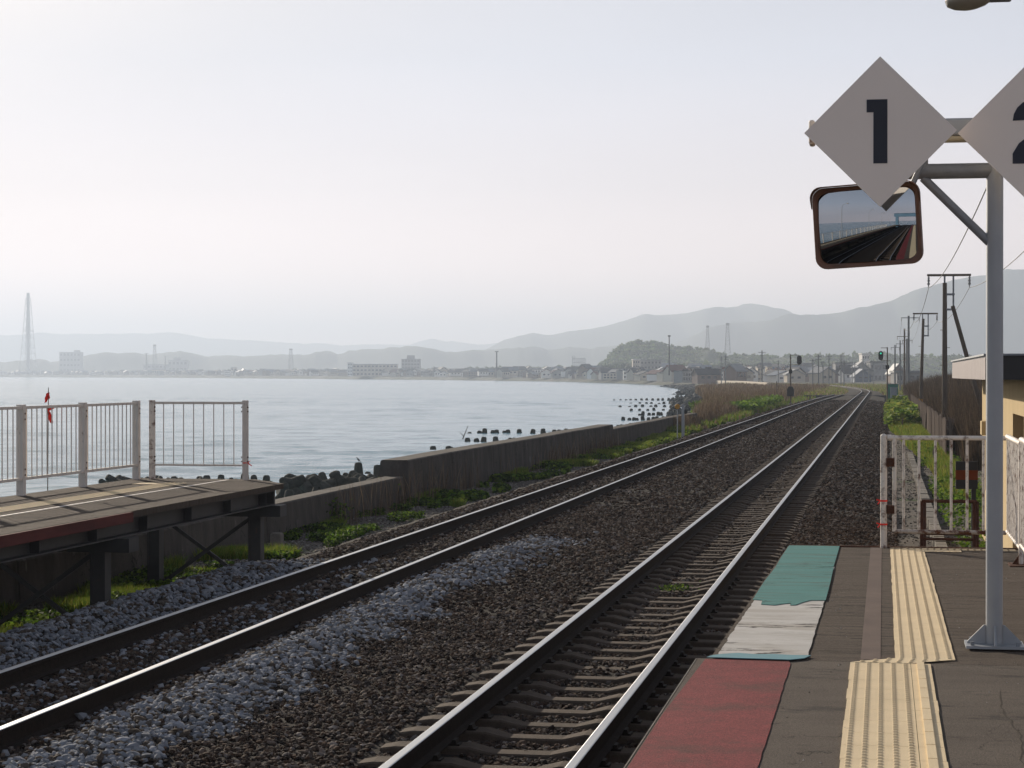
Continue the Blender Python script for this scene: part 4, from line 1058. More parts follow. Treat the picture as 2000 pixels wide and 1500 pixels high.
rows = [(847, 'far line of tetrapods seen over the tall wall', [(909, 1), (919, 3), (935, 6), (946, 10), (961, 7), (971, 8), (985, 6), (992, 8), (1015, 9), (1038, 9), (1062, 10), (1083, 8), (1090, 8), (1104, 10), (1131, 8)]),
        (861, 'nearer line of tetrapods low over the tall wall', [(914, 6), (935, 5), (943, 8), (969, 8), (993, 6), (1000, 6), (1020, 6)]),
        (880, 'pair of tetrapods just over the near part of the tall wall', [(846, 9), (877, 9), (884, 7)]),
        (782, 'long straight row of fourteen tetrapods', [(1200, 2), (1213, 2), (1221, 2), (1232, 3), (1242, 3), (1253, 4), (1264, 4), (1274, 4), (1284, 4), (1295, 4.5), (1306, 5), (1316, 6), (1327, 6), (1338, 6)]),
        (788.5, 'second row of tetrapods from the long straight one', [(1234, 2), (1249, 3), (1262, 3), (1274, 3), (1285, 1.5), (1297, 4), (1309, 6), (1322, 5), (1332, 5)]),
        (795, 'third row of tetrapods, in the middle of the field', [(1212, 3), (1228, 2), (1242, 4.5), (1255, 5), (1270, 3), (1282, 5), (1296, 4), (1310, 4), (1320, 5)]),
        (802.5, 'fourth row of tetrapods, below the middle of the field', [(1232, 4.5), (1250, 4.5), (1265, 4), (1278, 6), (1296, 4), (1312, 6), (1322, 6)]),
        (811, 'fifth row of tetrapods, clumped and dark', [(1248, 3), (1254, 8), (1268, 5), (1275, 5), (1286, 7), (1293, 6), (1305, 10), (1312, 6), (1322, 8)]),
        (821, 'sixth row of tetrapods just over the farther low wall', [(1217, 7), (1230, 5), (1238, 6), (1245, 5), (1257, 9), (1266, 6), (1275, 7), (1285, 8), (1294, 8), (1304, 6)]),
        (834, 'tetrapod tips touching the top of the farther low wall', [(1212, 5), (1205, 4), (1232, 8), (1241, 6), (1254, 5), (1262, 6)]),
        (767, 'farthest few tetrapods off the dark point', [(1320, 1.5), (1336, 1.5), (1358, 2), (1366, 3)]),
        (774.5, 'small row of tetrapods beside the dark point', [(1330, 1.5), (1341, 3), (1350, 3), (1359, 4), (1368, 4), (1376, 4)])]
for (v, gname, lst) in rows:
    dist = 4050 * 4.62 / (v - 732)
    for (u, h) in lst: o_t = tetra(u, v - h, dist, .98 + (.25 if v < 800 else 0), 'one of the ' + gname if False else 'dark tetrapod in the ' + gname, gname, random.uniform(0, .3)); o_t.scale = (o_t.scale[2] * .8,) * 2 + (o_t.scale[2],)
# dark rubble point
n = 420
u_ = rng.uniform(0, 1, n); Y = 470 + u_ * 330 + rng.normal(0, 10, n); X = np.array([coast_x(y) for y in Y]) + rng.uniform(-7, 6, n)
stones('rubble', np.stack([X, Y, np.full(n, -1.9) + rng.uniform(-.4, .4, n)], -1), rng.uniform(.9, 2.0, n), pick([(.05, .05, .05), (.08, .08, .075), (.11, .11, .10)], n), 'dark rubble and blocks along the point where the reeds meet the sea')
n = 260
Y = rng.uniform(114, 460, n); X = np.array([coast_x(y) for y in Y]) + rng.uniform(-3, 2, n)
stones('rubble', np.stack([X, Y, np.full(n, -1.9) + rng.uniform(-.3, .3, n)], -1), rng.uniform(.7, 1.6, n), pick([(.06, .06, .055), (.09, .09, .085)], n), 'dark boulders at the foot of the reed bank')

# bird on the tall tetrapod
bp_ = atd(700, 903, 90)
bt = thing('bird', 'small dark seabird perched on the tallest tetrapod', 'bird', bp_)
b = MB()
m = Matrix.Rotation(R(-40), 4, 'Y'); S = 2.0
b.lathe([(.005, -.16), (.035, -.13), (.055, -.05), (.06, .02), (.045, .08), (.028, .12), (.024, .15), (.032, .18), (.026, .21), (.008, .225)], (0, 0, 0), 12, Matrix.Translation((0, 0, .20)) @ m @ Matrix.Diagonal((1, .8, 1, 1)))
b.add([Vector((.08, -.015, .10)), Vector((.08, .015, .10)), Vector((.19, .02, .00)), Vector((.19, -.02, .0)), Vector((.12, 0, .13))], [(0, 1, 2, 3), (0, 3, 4), (1, 4, 2), (3, 2, 4), (0, 4, 1)])
b.add([Vector((-.14, -.008, .36)), Vector((-.14, .008, .36)), Vector((-.21, 0, .345)), Vector((-.14, 0, .34))], [(0, 1, 2), (1, 3, 2), (3, 0, 2), (0, 3, 1)])
for s_ in (-.02, .02): b.tube((0, s_, .14), (0, s_, 0), .006, .005, 6)
o = b.build('body', M['bird'], bt); bt.scale = (.62, .62, .62)

# driftwood
q0 = atd(905, 856, 150)
b = MB(); b.tube((0, 0, -1.0), (.55, 0, .35), .05, .02, 6); b.tube((.2, 0, -.4), (-.1, 0, -.1), .03, .01, 5); o = b.build('driftwood', M['pole_wood'], loc=(q0.x - .2, q0.y, SEA + .6)); setp(o, 'bare driftwood branch sticking up from the sea by the tetrapods', 'branch')

# ------------------------------------------------------------------ posts, signals, poles
def sig(loc, hm_, head_dx, head_z, lab, lit, box=True):
    s = thing('railway_signal', lab, 'signal', loc)
    b = MB(); b.tube((0, 0, 0), (0, 0, hm_), .07, .06, 10); b.build('mast', M['pole_wood'], s)
    sg = 1 if head_dx > 0 else -1
    b = MB(); b.box((min(0, head_dx), -.03, hm_ - .09), (max(0, head_dx), .03, hm_ - .03)); b.box((min(0, head_dx), -.03, head_z - .50), (max(0, head_dx), .03, head_z - .44)); b.build('arm', M['pole_wood'], s)
    b = MB(); b.box((-sg * .30, -.02, head_z - .52), (-sg * .26, .02, head_z - .72)); b.box((min(0, -sg * .3), -.02, head_z - .5), (max(0, -sg * .3), .02, head_z - .46)); b.build('bracket', M['pole_wood'], s)
    o_ = []; W_ = .235; H_ = .45
    for k in range(20):
        t = 2 * math.pi * k / 20; cz = (H_ - W_) * (1 if math.sin(t) > 0 else -1); o_.append((head_dx + W_ * math.cos(t), head_z + cz + W_ * math.sin(t)))
    b = MB(); b.prism(o_, -.02, .02); hd = b.build('signal_head', M['black'], s)
    for k, zz in enumerate((.21, 0, -.21)):
        b = MB(); m = Matrix.Translation((head_dx, -.02, head_z + zz)) @ Matrix.Rotation(R(90), 4, 'X')
        b.lathe([(.085, 0), (.085, .02)], (0, 0, 0), 14, m); b.build('lens', M['green_light'] if (lit == k) else M['glass'], hd)
        b = MB()
        V = []; 
        for i in range(9):
            t = R(-10 + 200 * i / 8); V += [(head_dx + .10 * math.cos(t), -.022, head_z + zz + .10 * math.sin(t)), (head_dx + .10 * math.cos(t), -.18, head_z + zz + .10 * math.sin(t))]
        b.add(V, [(2*i, 2*i+1, 2*i+3, 2*i+2) for i in range(8)]); b.build('hood', M['black'], hd)
    b = MB(); b.box((-.17, -.18, head_z - 1.32), (.17, -.07, head_z - .92)); b.build('number_plate', M['black'], s)
    if box:
        b = MB(); b.box((-.34, -.2, .75), (.34, .25, 1.45)); b.prism([(-.34, 1.45), (.34, 1.45), (.2, 1.72), (-.2, 1.72)], -.2, .25); b.build('relay_case', M['steel_dark'], s)
    return s
q = at(1544, 789, -.46); sig((q.x, q.y, -.46), (789 - 693) / 4050 * q.y * 1.0, .86, (789 - 704) / 4050 * q.y, 'unlit railway signal on the left of both tracks near the green leaves', -1)
q = at(1733, 790, -.46); sig((q.x, q.y, -.46), (790 - 680) / 4050 * q.y, -.62, (790 - 696) / 4050 * q.y, 'railway signal showing a green light right of the main track', 0, False)
# small yellow disc post and grey post
q = at(1323, 857, -.4); s = thing('marker_post', 'thin post with a round yellow marker near the seaward track', 'marker', (q.x, q.y, -.45))
b = MB(); b.tube((0, 0, 0), (0, 0, 1.35), .025, .022, 8); b.build('post', M['galv'], s)
b = MB(); m = Matrix.Translation((0, 0, 1.47)) @ Matrix.Rotation(R(90), 4, 'X'); b.lathe([(.11, -.05), (.12, 0), (.11, .06), (.09, .065)], (0, 0, 0), 18, m); b.build('disc', M['ochre'], s)
b = MB(); b.box((-.15, .05, 1.37), (.15, .16, 1.42)); b.build('bracket', M['black'], s)
q = at(1334, 857, -.4); s = thing('marker_post', 'grey square steel post with a small dark lamp on its side', 'post', (q.x, q.y, -.45))
b = MB(); b.box((-.06, -.06, 0), (.06, .06, 1.58)); b.build('post', M['galv'], s)
b = MB(); b.lathe([(.05, 0), (.07, .06), (.07, .16), (.04, .2)], (.12, 0, 1.15), 10); b.build('lamp', M['black'], s)
q = at(1517, 784, -.46); b = MB(); b.tube((0, 0, 0), (0, 0, (784 - 745) / 4050 * q.y), .06, .05, 8); b.tube((0, 0, 1.7), (0, 0, 1.95), .08, .08, 8); o = b.build('post', M['pole_wood'], loc=(q.x, q.y, -.46)); setp(o, 'plain thin dark post left of the unlit signal', 'post')

def pole(base_uv, top_v, arm_v, arm_u, lab, mat_, dbl, zb_=-.45, r=.11, extra_arm=None, lean=0.0, fixed=None):
    if fixed: q, h, ha, xa, xb = fixed
    else:
        q = at(base_uv[0], base_uv[1], zb_); dist = (q - CAM).dot(CM @ Vector((0, 0, -1)))
        h = (base_uv[1] - top_v) / 4050 * dist; ha = (base_uv[1] - arm_v) / 4050 * dist
        xa = (arm_u[0] - base_uv[0]) / 4050 * dist; xb = (arm_u[1] - base_uv[0]) / 4050 * dist
    s = thing('utility_pole', lab, 'utility pole', (q.x, q.y, zb_ - .05), group='utility poles along the line')
    ht = h; lx = lean * h
    b = MB(); b.tube((0, 0, 0), (lx, 0, ht), r * 1.15, r * .8, 12)
    for k in range(5): b.tube((lx * .4 - .18 + (k % 2) * .18, 0, 1.9 + k * .7), (lx * .5 + (k % 2) * .2, 0, 1.9 + k * .7), .012, .012, 5)
    b.build('pole_shaft', mat_, s)
    b = MB(); b.box((xa, -.05, ha - .045), (xb, .05, ha + .045)); b.build('crossarm', M['pole_wood'] if mat_ is not M['pole_conc'] else M['galv_dark'], s)
    if dbl:
        mid = (xa + xb) / 2
        b = MB()
        for dx in (-.17, .17): b.box((mid + dx - .035, -.04, ht - (.35 if not fixed else .35) - .75), (mid + dx + .035, .04, ha - .046))
        b.build('arm_upright', M['galv_dark'], s)
        b = MB(); b.box((mid - .22, -.06, ht - 1.1), (mid + .22, .06, ht - 1.02)); b.box((mid - .22, -.06, ht - .5), (mid + .22, .06, ht - .42)); b.build('clamp', M['galv_dark'], s)
    for x in (xa + .06, xb - .06):
        b = MB(); b.lathe([(.02, 0), (.06, -.06), (.025, -.10), (.065, -.18), (.025, -.22), (.065, -.30), (.02, -.36), (.02, -.45)], (x, 0, ha - .05), 8); b.build('insulator', M['insul'], s)
    return s, Vector((q.x + xa + .06, q.y, zb_ - .05 + ha - .5)), Vector((q.x + xb - .06, q.y, zb_ - .05 + ha - .5))
sA, A1, A2 = pole((1845, 873), 550, 535, (1811, 1895), 'tall dark utility pole beside the hut, the nearest one with a wide crossarm', M['pole_wood'], True, r=.105)
sB, B1, B2 = pole((1797, 822), 621, 611, (1783, 1831), 'dark slanting utility pole with a yellow band near its foot', M['pole_wood'], True, r=.10, lean=.03)
b = MB(); b.tube((.03, 0, 1.15), (.04, 0, 1.42), .15, .15, 12); b.build('band', M['ochre'], sB)
sC, C1, C2 = pole((1774.5, 778), 616, 620, (1760, 1796), 'thick pale concrete utility pole behind the one with the yellow band', M['pole_conc'], False, r=.15)
dq = sC.location
sD, D1, D2 = pole((1766.5, 771), 641, 656.5, (1752, 1775), 'dark thin utility pole just left of the thick concrete one', M['pole_wood'], False, r=.14)
pole((1771, 769), 661, 664, (1762, 1782), 'grey utility pole half hidden between the dark and the concrete poles', M['pole_conc'], False, r=.14)
sF, F1, F2 = pole((1758, 768), 664, 671, (1750, 1766), 'pale utility pole with a small white street lamp', M['pole_conc'], False, r=.12)
b = MB(); b.lathe([(.05, 0), (.3, .1), (.32, .2), (.1, .3)], (.8, 0, 5.0), 10); b.tube((0, 0, 5.0), (.8, 0, 5.3), .04, .04, 6); b.build('lamp_head', M['white_rust'], sF)
sG, G1, G2 = pole((1748, 766), 673, 678, (1740, 1757), 'farthest utility pole beside the green signal', M['pole_conc'], False, r=.14)
# stay pole leaning against A
d_ = sA.location.y
b = MB(); tp = atd(1861, 597, 74.5); bt_ = atd(1943, 862, 74.5)
b.tube((tp.x - bt_.x, 0, tp.z + .5), (0, 0, 0), .075, .095, 10)
o = b.build('stay_pole', M['pole_wood'], loc=(bt_.x, bt_.y, -.5)); setp(o, 'leaning dark stay pole propped against the nearest tall utility pole', 'pole')
# next pole beside the camera side, out of frame, that the wires run to
sN, N1, N2 = pole((0, 0), 0, 0, (0, 0), 'dark utility pole beside the near platform, carrying the long wires', M['pole_wood'], True, fixed=(Vector((2.35, 20.5, 0)), 6.6, 6.65, -.85, .75))
def wire(a, b_, sag, lab):
    mb = MB(); pts = []
    for k in range(17):
        t = k / 16; p_ = a.lerp(b_, t); p_.z -= sag * 4 * t * (1 - t); pts.append(p_)
    o0 = pts[0].copy()
    for p0, p1 in zip(pts[:-1], pts[1:]): mb.tube(p0 - o0, p1 - o0, .011, .011, 5, cap=False)
    o = mb.build('power_line', M['wire'], loc=o0); setp(o, lab, 'wire', 'overhead wires along the line')
wire(N1, A1, .5, 'left overhead wire from the nearest tall pole up behind the number boards')
wire(N2, A2, .5, 'right overhead wire from the nearest tall pole up to the right edge')
wire(A1, B1, .45, 'left wire sagging between the nearest tall pole and the yellow-banded pole')
wire(A2, B2, .45, 'right wire sagging between the nearest tall pole and the yellow-banded pole')
wire(B1, C1, .8, 'left wire between the yellow-banded pole and the concrete pole'); wire(B2, C2, .8, 'right wire between the yellow-banded pole and the concrete pole')
wire(C1, D1, 1.0, 'left wire beyond the thick concrete pole'); wire(C2, D2, 1.0, 'right wire beyond the thick concrete pole')

# cabinets
q = at(1746, 791, -.46)
def cabinet(u0, u1, v0, v1, dist, lab, m, lid=None):
    p0 = atd(u0, v1, dist); p1 = atd(u1, v0, dist); w_ = p1.x - p0.x; h_ = p1.z + .46
    s = thing('equipment_cabinet', lab, 'cabinet', ((p0.x + p1.x) / 2, p0.y, -.46), group='trackside cabinets')
    b = MB(); b.box((-w_/2, 0, 0), (w_/2, .6, h_)); b.build('case', m, s, bevel=.02)
    b = MB(); b.box((-w_/2 + .05, -.012, .15), (-.01, -.002, h_ - .1)); b.box((.01, -.012, .15), (w_/2 - .05, -.002, h_ - .1)); b.build('door', m, s)
    b = MB(); b.box((-w_/2 - .05, -.05, h_ + .002), (w_/2 + .05, .65, h_ + .06)); b.build('lid', lid or m, s)
cabinet(1739, 1752, 758, 790, 180, 'blue-grey equipment cabinet standing right of the green signal', M['cab'])
cabinet(1753.5, 1765, 773, 786, 196, 'small pale grey cabinet by the plank fence end', M['cab'], M['white_rust'])
cabinet(1734, 1754, 750, 765, 215, 'green cabinet with a pale lid behind the blue-grey one', M['cab2'], M['white_rust'])

# plank fence
pf = thing('plank_fence', 'weathered grey plank fence running along the foot of the brown brush bank', 'fence', (2.05, 70, -.5))
b = MB(); y = 0; rr = random.Random(2); cnt = 0
while y < 88:
    w_ = rr.uniform(.13, .2); h_ = 1.42 + rr.uniform(-.10, .08); t = rr.uniform(-.03, .03)
    b.box((-.012 + t, y, 0), (.012 + t, y + w_, h_)); y += w_ + rr.uniform(.005, .04)
b.build('planks', M['plank'], pf)
b = MB(); b.box((.045, 0, .4), (.09, 88, .48)); b.box((.045, 0, 1.1), (.09, 88, 1.18)); b.build('rail', M['plank'], pf)
for k in range(12):
    b = MB(); b.tube((.14, k * 7.9, 0), (.14, k * 7.9, 1.35), .05, .05, 8); b.build('post', M['pole_wood'], pf)
for (ua, va, ub, vb, l) in ((1852, 850, 1862, 817, 'long pale plank leaning by the foot of the nearest tall pole'), (1848, 845, 1855, 815, 'shorter grey plank leaning beside the long pale one')):
    p0 = atd(ua, va + 20, 72); p1 = atd(ub, vb, 72); b = MB(); b.bar((0, 0, 0), p1 - p0, .12, .03); o = b.build('loose_plank', M['plank'], loc=p0); setp(o, l, 'plank')
for (u, v0, v1, l) in ((1808, 806, 852, 'thin dark stake in the grass by the plank fence'), (1762, 815, 840, 'short dark stake beside the leafy plants'), (1822, 876, 905, 'stubby dark stake left of the orange-banded sign'), (1845, 908, 930, 'stubby dark stake nearest the orange-banded sign')):
    q = at(u, v1, -.45); dist = 4050 * 2.87 / (v1 - 732); b = MB(); b.tube((0, 0, 0), (.03, 0, (v1 - v0) / 4050 * dist), .045, .035, 6); b.tube((0.03, 0, (v1 - v0) / 4050 * dist), (.03, 0, (v1 - v0) / 4050 * dist + .02), .03, .01, 6)
    o = b.build('stake', M['pole_wood'], loc=(q.x, q.y, -.48)); setp(o, l, 'stake')

# ------------------------------------------------------------------ vegetation
def blades(name, P, h, w, cols, label, m, bend=.35, kind='stuff', parent=None):
    n = len(P); a = rng.uniform(0, 2 * np.pi, n); d = np.stack([np.cos(a), np.sin(a), 0 * a], -1)
    a2 = rng.uniform(0, 2 * np.pi, n); lean = np.stack([np.cos(a2), np.sin(a2), 0 * a2], -1) * (h * bend * rng.uniform(0, 1, n))[:, None]
    up = np.zeros((n, 3)); up[:, 2] = h
    b0 = P - d * (w / 2)[:, None]; b1 = P + d * (w / 2)[:, None]
    m0 = P + up * .55 + lean * .35 - d * (w * .4)[:, None]; m1 = P + up * .55 + lean * .35 + d * (w * .4)[:, None]
    t = P + up + lean
    V = np.stack([b0, b1, m0, m1, t], 1).reshape(-1, 3)
    base = (np.arange(n) * 5)[:, None, None]
    T = (np.array([[0, 1, 3], [0, 3, 2], [2, 3, 4]])[None] + base).reshape(-1, 3)
    o = np_mesh(name, V, T, m, np.repeat(cols, 5, 0), parent=parent)
    if label: setp(o, label, None, None, kind)
    return o
def leaves(name, P, size, cols, label, m, parent=None, kind='stuff', tilt=1.0):
    n = len(P); Rm = rand_rot(n)
    nrm = rng.normal(size=(n, 3)) * tilt; nrm[:, 2] = np.abs(nrm[:, 2]) + .6; nrm /= np.linalg.norm(nrm, axis=1)[:, None]
    a = rng.normal(size=(n, 3)); x = np.cross(nrm, a); x /= np.linalg.norm(x, axis=1)[:, None]; y = np.cross(nrm, x)
    s = size[:, None]
    pts = [P - x * s * .5, P - x * s * .1 + y * s * .42 + nrm * s * .08, P + x * s * .55, P - x * s * .1 - y * s * .42 + nrm * s * .08]
    V = np.stack(pts, 1).reshape(-1, 3); T = (np.array([[0, 1, 2], [0, 2, 3]])[None] + (np.arange(n) * 4)[:, None, None]).reshape(-1, 3)
    o = np_mesh(name, V, T, m, np.repeat(cols, 4, 0), parent=parent)
    if label: setp(o, label, None, None, kind)
    return o
GR = [(.12, .20, .025), (.17, .24, .03), (.08, .15, .02), (.21, .23, .04), (.25, .24, .05)]
DK = [(.04, .075, .018), (.055, .09, .02), (.035, .06, .018), (.08, .11, .03)]
DRY = [(.19, .135, .085), (.13, .09, .06), (.27, .20, .13), (.10, .07, .05), (.16, .12, .085), (.22, .17, .12)]
def clumpy(n, x0, x1, y0, y1, thr=.5, s=.5, seed=1, power=1.0):
    X = rng.uniform(x0, x1, n * 3); Y = y0 + (y1 - y0) * rng.uniform(0, 1, n * 3) ** power
    k = vnoise(X, Y, s, seed) * .6 + vnoise(X, Y, s * 3, seed + 1) * .4 > thr
    return X[k][:n], Y[k][:n]
# low green strip along wall
for (ya, yb, n, h, seed, x1, lab) in ((14, 28, 26000, .17, 4, -9.0, 'low grass and weeds under the steel platform'), (28, 45, 30000, .20, 5, -8.9, 'bright green weeds at the foot of the low wall'), (45, 120, 60000, .22, 6, -8.9, 'green and yellow weeds along the tall wall')):
    X, Y = clumpy(n, -10.3, x1, ya, yb, .57, .45, seed)
    k = (Y > 44) & (Y < 56) & (X > -10.1)
    X, Y = X[~k], Y[~k]
    dist = np.clip((Y / 40), 1, 3)
    blades('grass', np.stack([X, Y, zland(X, Y) - .01], -1), rng.uniform(.5, 1.2, len(X)) * h, rng.uniform(.008, .014, len(X)) * dist, pick(GR, len(X), .3), lab, M['leaf'], .7)
    X, Y = clumpy(n // 3, -10.35, x1 - .2, ya, yb, .55, .6, seed + 20)
    leaves('weeds', np.stack([X, Y, zland(X, Y) + rng.uniform(.0, .14, len(X))], -1), rng.uniform(.03, .07, len(X)) * dist[0] * 1.2, pick(GR[:3] + DK, len(X), .3), 'broad-leaved weeds among the ' + lab, M['leaf'])
# bushy plant by the low wall end at (620,980)
for (u, v, sx, hgt, n, lab) in ((628, 1020, .45, .50, 1300, 'leafy green bush against the low wall'), (745, 985, .5, .5, 500, 'small weed clump at the foot of the low wall'), (1300, 872, .5, .4, 500, 'small bright green tuft right of the farther wall')):
    q = at(u, v, -.42); s = thing('bush', lab, 'bush', (q.x, q.y, -.45))
    t = rng.normal(size=(n, 3)) * np.array([sx * .42, sx * .5, hgt * .22]); t[:, 2] = np.abs(t[:, 2] + hgt * .42)
    leaves('foliage', t, rng.uniform(.05, .11, n), pick(GR[:3] + DK, n, .3), None, M['leaf'], parent=s)
    b = MB()
    for k in range(9): a = k * .7; b.tube((0, 0, 0), (math.cos(a) * sx * .4, math.sin(a) * sx * .4, hgt * random.uniform(.5, 1)), .012, .005, 5)
    b.build('stems', M['pole_wood'], s)
# dry stalks by wall steps
X, Y = clumpy(380, -10.38, -9.9, 38, 52, .3, .5, 31)
blades('dry_grass', np.stack([X, Y, zland(X, Y)], -1), rng.uniform(.3, 1.0, len(X)), rng.uniform(.006, .014, len(X)), pick(DRY, len(X)), 'thin dry stalks against the low wall end', M['dry'], .35)
X, Y = clumpy(450, -10.38, -9.9, 56, 80, .45, .4, 33)
blades('dry_grass', np.stack([X, Y, zland(X, Y)], -1), rng.uniform(.3, .9, len(X)), rng.uniform(.010, .02, len(X)), pick(DRY, len(X)), 'dry stalks standing along the tall wall', M['dry'], .35)
# reeds beyond the wall (left)
n = 42000
Y = 104 + 330 * rng.uniform(0, 1, n) ** 1.5; cx_ = np.array([coast_x(max(y, 110)) for y in Y])
X = cx_ + 1 + (np.minimum(-9.9 - (Y > 200) * .0, -9.9) - cx_ - 1) * rng.uniform(0, 1, n)
X = np.where(Y < 118, rng.uniform(-10.4, -9.2, n), X)
hh = rng.uniform(.7, 1.5, n) * (1 + .3 * (vnoise(X, Y, .12, 3) - .5)) * np.clip((-9.0 - X) / 2.0, .25, 1)
blades('reeds', np.stack([X, Y, np.full(n, -.62)], -1), hh, rng.uniform(.03, .07, n) * np.clip(Y / 160, 1, 2.5), pick(DRY, n), 'bank of brown dry reeds between the seaward track and the sea', M['dry'], .3)
# green leaf cluster + grass, left
n = 5200; X = rng.normal(0, 1, n); 
Y = rng.uniform(150, 205, n); X = -9.6 - rng.uniform(0, 1, n) * 4.2
k = vnoise(X, Y, .3, 8) > .25
leaves('leafy_plants', np.stack([X[k], Y[k], -.4 + rng.uniform(.1, .75, k.sum())], -1), rng.uniform(.3, .6, k.sum()), pick([(.12, .20, .03), (.16, .24, .045), (.08, .15, .025)], k.sum(), .25), 'bright green broad-leaved plants in front of the reeds', M['leaf'])
n = 30000; Y = 100 + 330 * rng.uniform(0, 1, n) ** 1.3; X = xl(Y) - 2.6 - rng.uniform(0, 1, n) ** 1.3 * 2.2 - (Y > 200) * rng.uniform(0, 8, n)
k = vnoise(X, Y, .25, 12) > .35
blades('grass', np.stack([X[k], Y[k], np.full(k.sum(), -.5)], -1), rng.uniform(.15, .5, k.sum()), rng.uniform(.03, .07, k.sum()) * np.clip(Y[k] / 160, 1, 2.5), pick(GR[:4] + DRY[:1], k.sum()), 'green grass verge left of the seaward track', M['leaf'], .5)
# right verge: butterbur leaves, yellow-green grass
n = 4600; Y = rng.uniform(112, 172, n); X = .15 + rng.uniform(0, 1, n) * 1.75
env = .25 + 1.1 * vnoise(X, Y, .32, 51) * np.clip((X + .1) / .9, .3, 1); k = vnoise(X * 2, Y, .5, 52) > .22; X, Y, env = X[k], Y[k], env[k]; n = len(X)
leaves('leafy_plants', np.stack([X, Y, -.42 + env * rng.uniform(.2, 1.0, n) ** .6], -1), rng.uniform(.18, .46, n), pick([(.12, .20, .03), (.20, .27, .05), (.07, .13, .022), (.24, .26, .06)], n, .3), 'bright butterbur leaves between the main track and the plank fence', M['leaf'])
n = 32000; Y = 48 + 100 * rng.uniform(0, 1, n); X = np.clip(2.35 - Y * .004, 1.2, 3) - rng.uniform(0, 1, n) ** 1.4 * np.clip((Y - 30) / 50, .7, 1.6)
k = vnoise(X, Y, .35, 14) > .28
blades('grass', np.stack([X[k], Y[k], zland(X[k], Y[k]) - .02], -1), rng.uniform(.12, .42, k.sum()), rng.uniform(.014, .032, k.sum()) * np.clip(Y[k] / 70, 1, 2), pick(GR + [(.22, .20, .04)], k.sum()), 'yellow-green grass along the plank fence', M['leaf'], .6)
n = 9000; Y = 28 + 60 * rng.uniform(0, 1, n); X = 1.15 + rng.uniform(0, 1, n) * 1.3
k = vnoise(X, Y, .5, 15) > .45
leaves('weeds', np.stack([X[k], Y[k], zland(X[k], Y[k]) + rng.uniform(0, .3, k.sum())], -1), rng.uniform(.05, .12, k.sum()), pick(GR[:3] + DK[:1], k.sum()), 'leafy green weeds between the cable trough and the fence', M['leaf'])
n = 24000; Y = 160 + 260 * rng.uniform(0, 1, n); X = xr(Y) + 2.9 + rng.uniform(0, 1, n) ** 1.3 * 9
k = vnoise(X, Y, .2, 16) > .35
blades('grass', np.stack([X[k], Y[k], np.full(k.sum(), -.5)], -1), rng.uniform(.2, .7, k.sum()), rng.uniform(.06, .12, k.sum()), pick(GR[:4] + DRY[:2], k.sum()), 'rough green verge right of the far main track', M['leaf'], .5)
n = 60000; Y = 268 + 300 * rng.uniform(0, 1, n); X = np.where(rng.uniform(0, 1, n) < .62, xr(Y) - 2.6 - rng.uniform(0, 9, n), xr(Y) + 2.4 + rng.uniform(0, 16, n))
k = vnoise(X, Y, .12, 17) > .2
blades('grass', np.stack([X[k], Y[k], np.full(k.sum(), -.55)], -1), rng.uniform(.25, .8, k.sum()), rng.uniform(.10, .2, k.sum()), pick(GR[1:4] + DRY[:3], k.sum()), 'green and brown verge around the bend of the line', M['leaf'], .5)
# brown brush bank on the right
n = 90000; Y = 62 + 190 * rng.uniform(0, 1, n) ** 1.2; X = 2.45 + rng.uniform(0, 1, n) ** 1.1 * 10
hh = rng.uniform(.9, 2.2, n) * (.8 + .4 * vnoise(X, Y, .2, 5))
blades('brush', np.stack([X, Y, zland(X, np.minimum(Y, 155)) - .1], -1), hh, rng.uniform(.02, .045, n) * np.clip(Y / 90, 1, 2.2), pick([(.085, .060, .042), (.065, .048, .035), (.11, .08, .055), (.05, .04, .03), (.13, .095, .065)], n), 'dense bank of brown dry brush behind the plank fence', M['dry'], .35)
# dark weeds
n = 9000; Y = rng.uniform(70, 100, n); X = 2.5 + rng.uniform(0, 2.5, n)
leaves('weeds', np.stack([X, Y, zland(X, Y) + rng.uniform(0, .7, n)], -1), rng.uniform(.06, .15, n), pick(DK, n), 'dark green weeds at the foot of the brush bank', M['leaf'])
# tuft in the main track + sparse weeds
q = at(1320, 1152, -.21)
n = 260; t = rng.normal(size=(n, 3)) * np.array([.09, .16, .02]); t[:, 2] = np.abs(t[:, 2])
o = leaves('weed_tuft', t, rng.uniform(.02, .045, n), pick(DK + GR[:2], n), None, M['leaf']); o.location = (q.x, q.y, -.20); setp(o, 'small green weed tuft growing between the main rails', 'weed')
# reeds far ahead at the curve
n = 16000; Y = 300 + 260 * rng.uniform(0, 1, n); X = xr(Y) - 9 - rng.uniform(0, 34, n)
k = X > np.array([coast_x(y) for y in Y]) + 4
blades('reeds', np.stack([X[k], Y[k], np.full(k.sum(), -.6)], -1), rng.uniform(.5, 1.3, k.sum()), rng.uniform(.10, .2, k.sum()), pick(DRY + GR[:1], k.sum()), 'far brown reed field inside the bend of the line', M['dry'], .3)

def coast_dist(u):
    tab = [(-200, 4350), (0, 3980), (150, 3600), (300, 3230), (450, 2760), (600, 2340), (760, 2030), (900, 1765), (1000, 1560), (1100, 1390), (1180, 1170), (1240, 1040), (1290, 890), (1352, 720), (1392, 560), (1420, 560), (1900, 560)]
    return float(np.interp(u, [t_[0] for t_ in tab], [t_[1] for t_ in tab]))
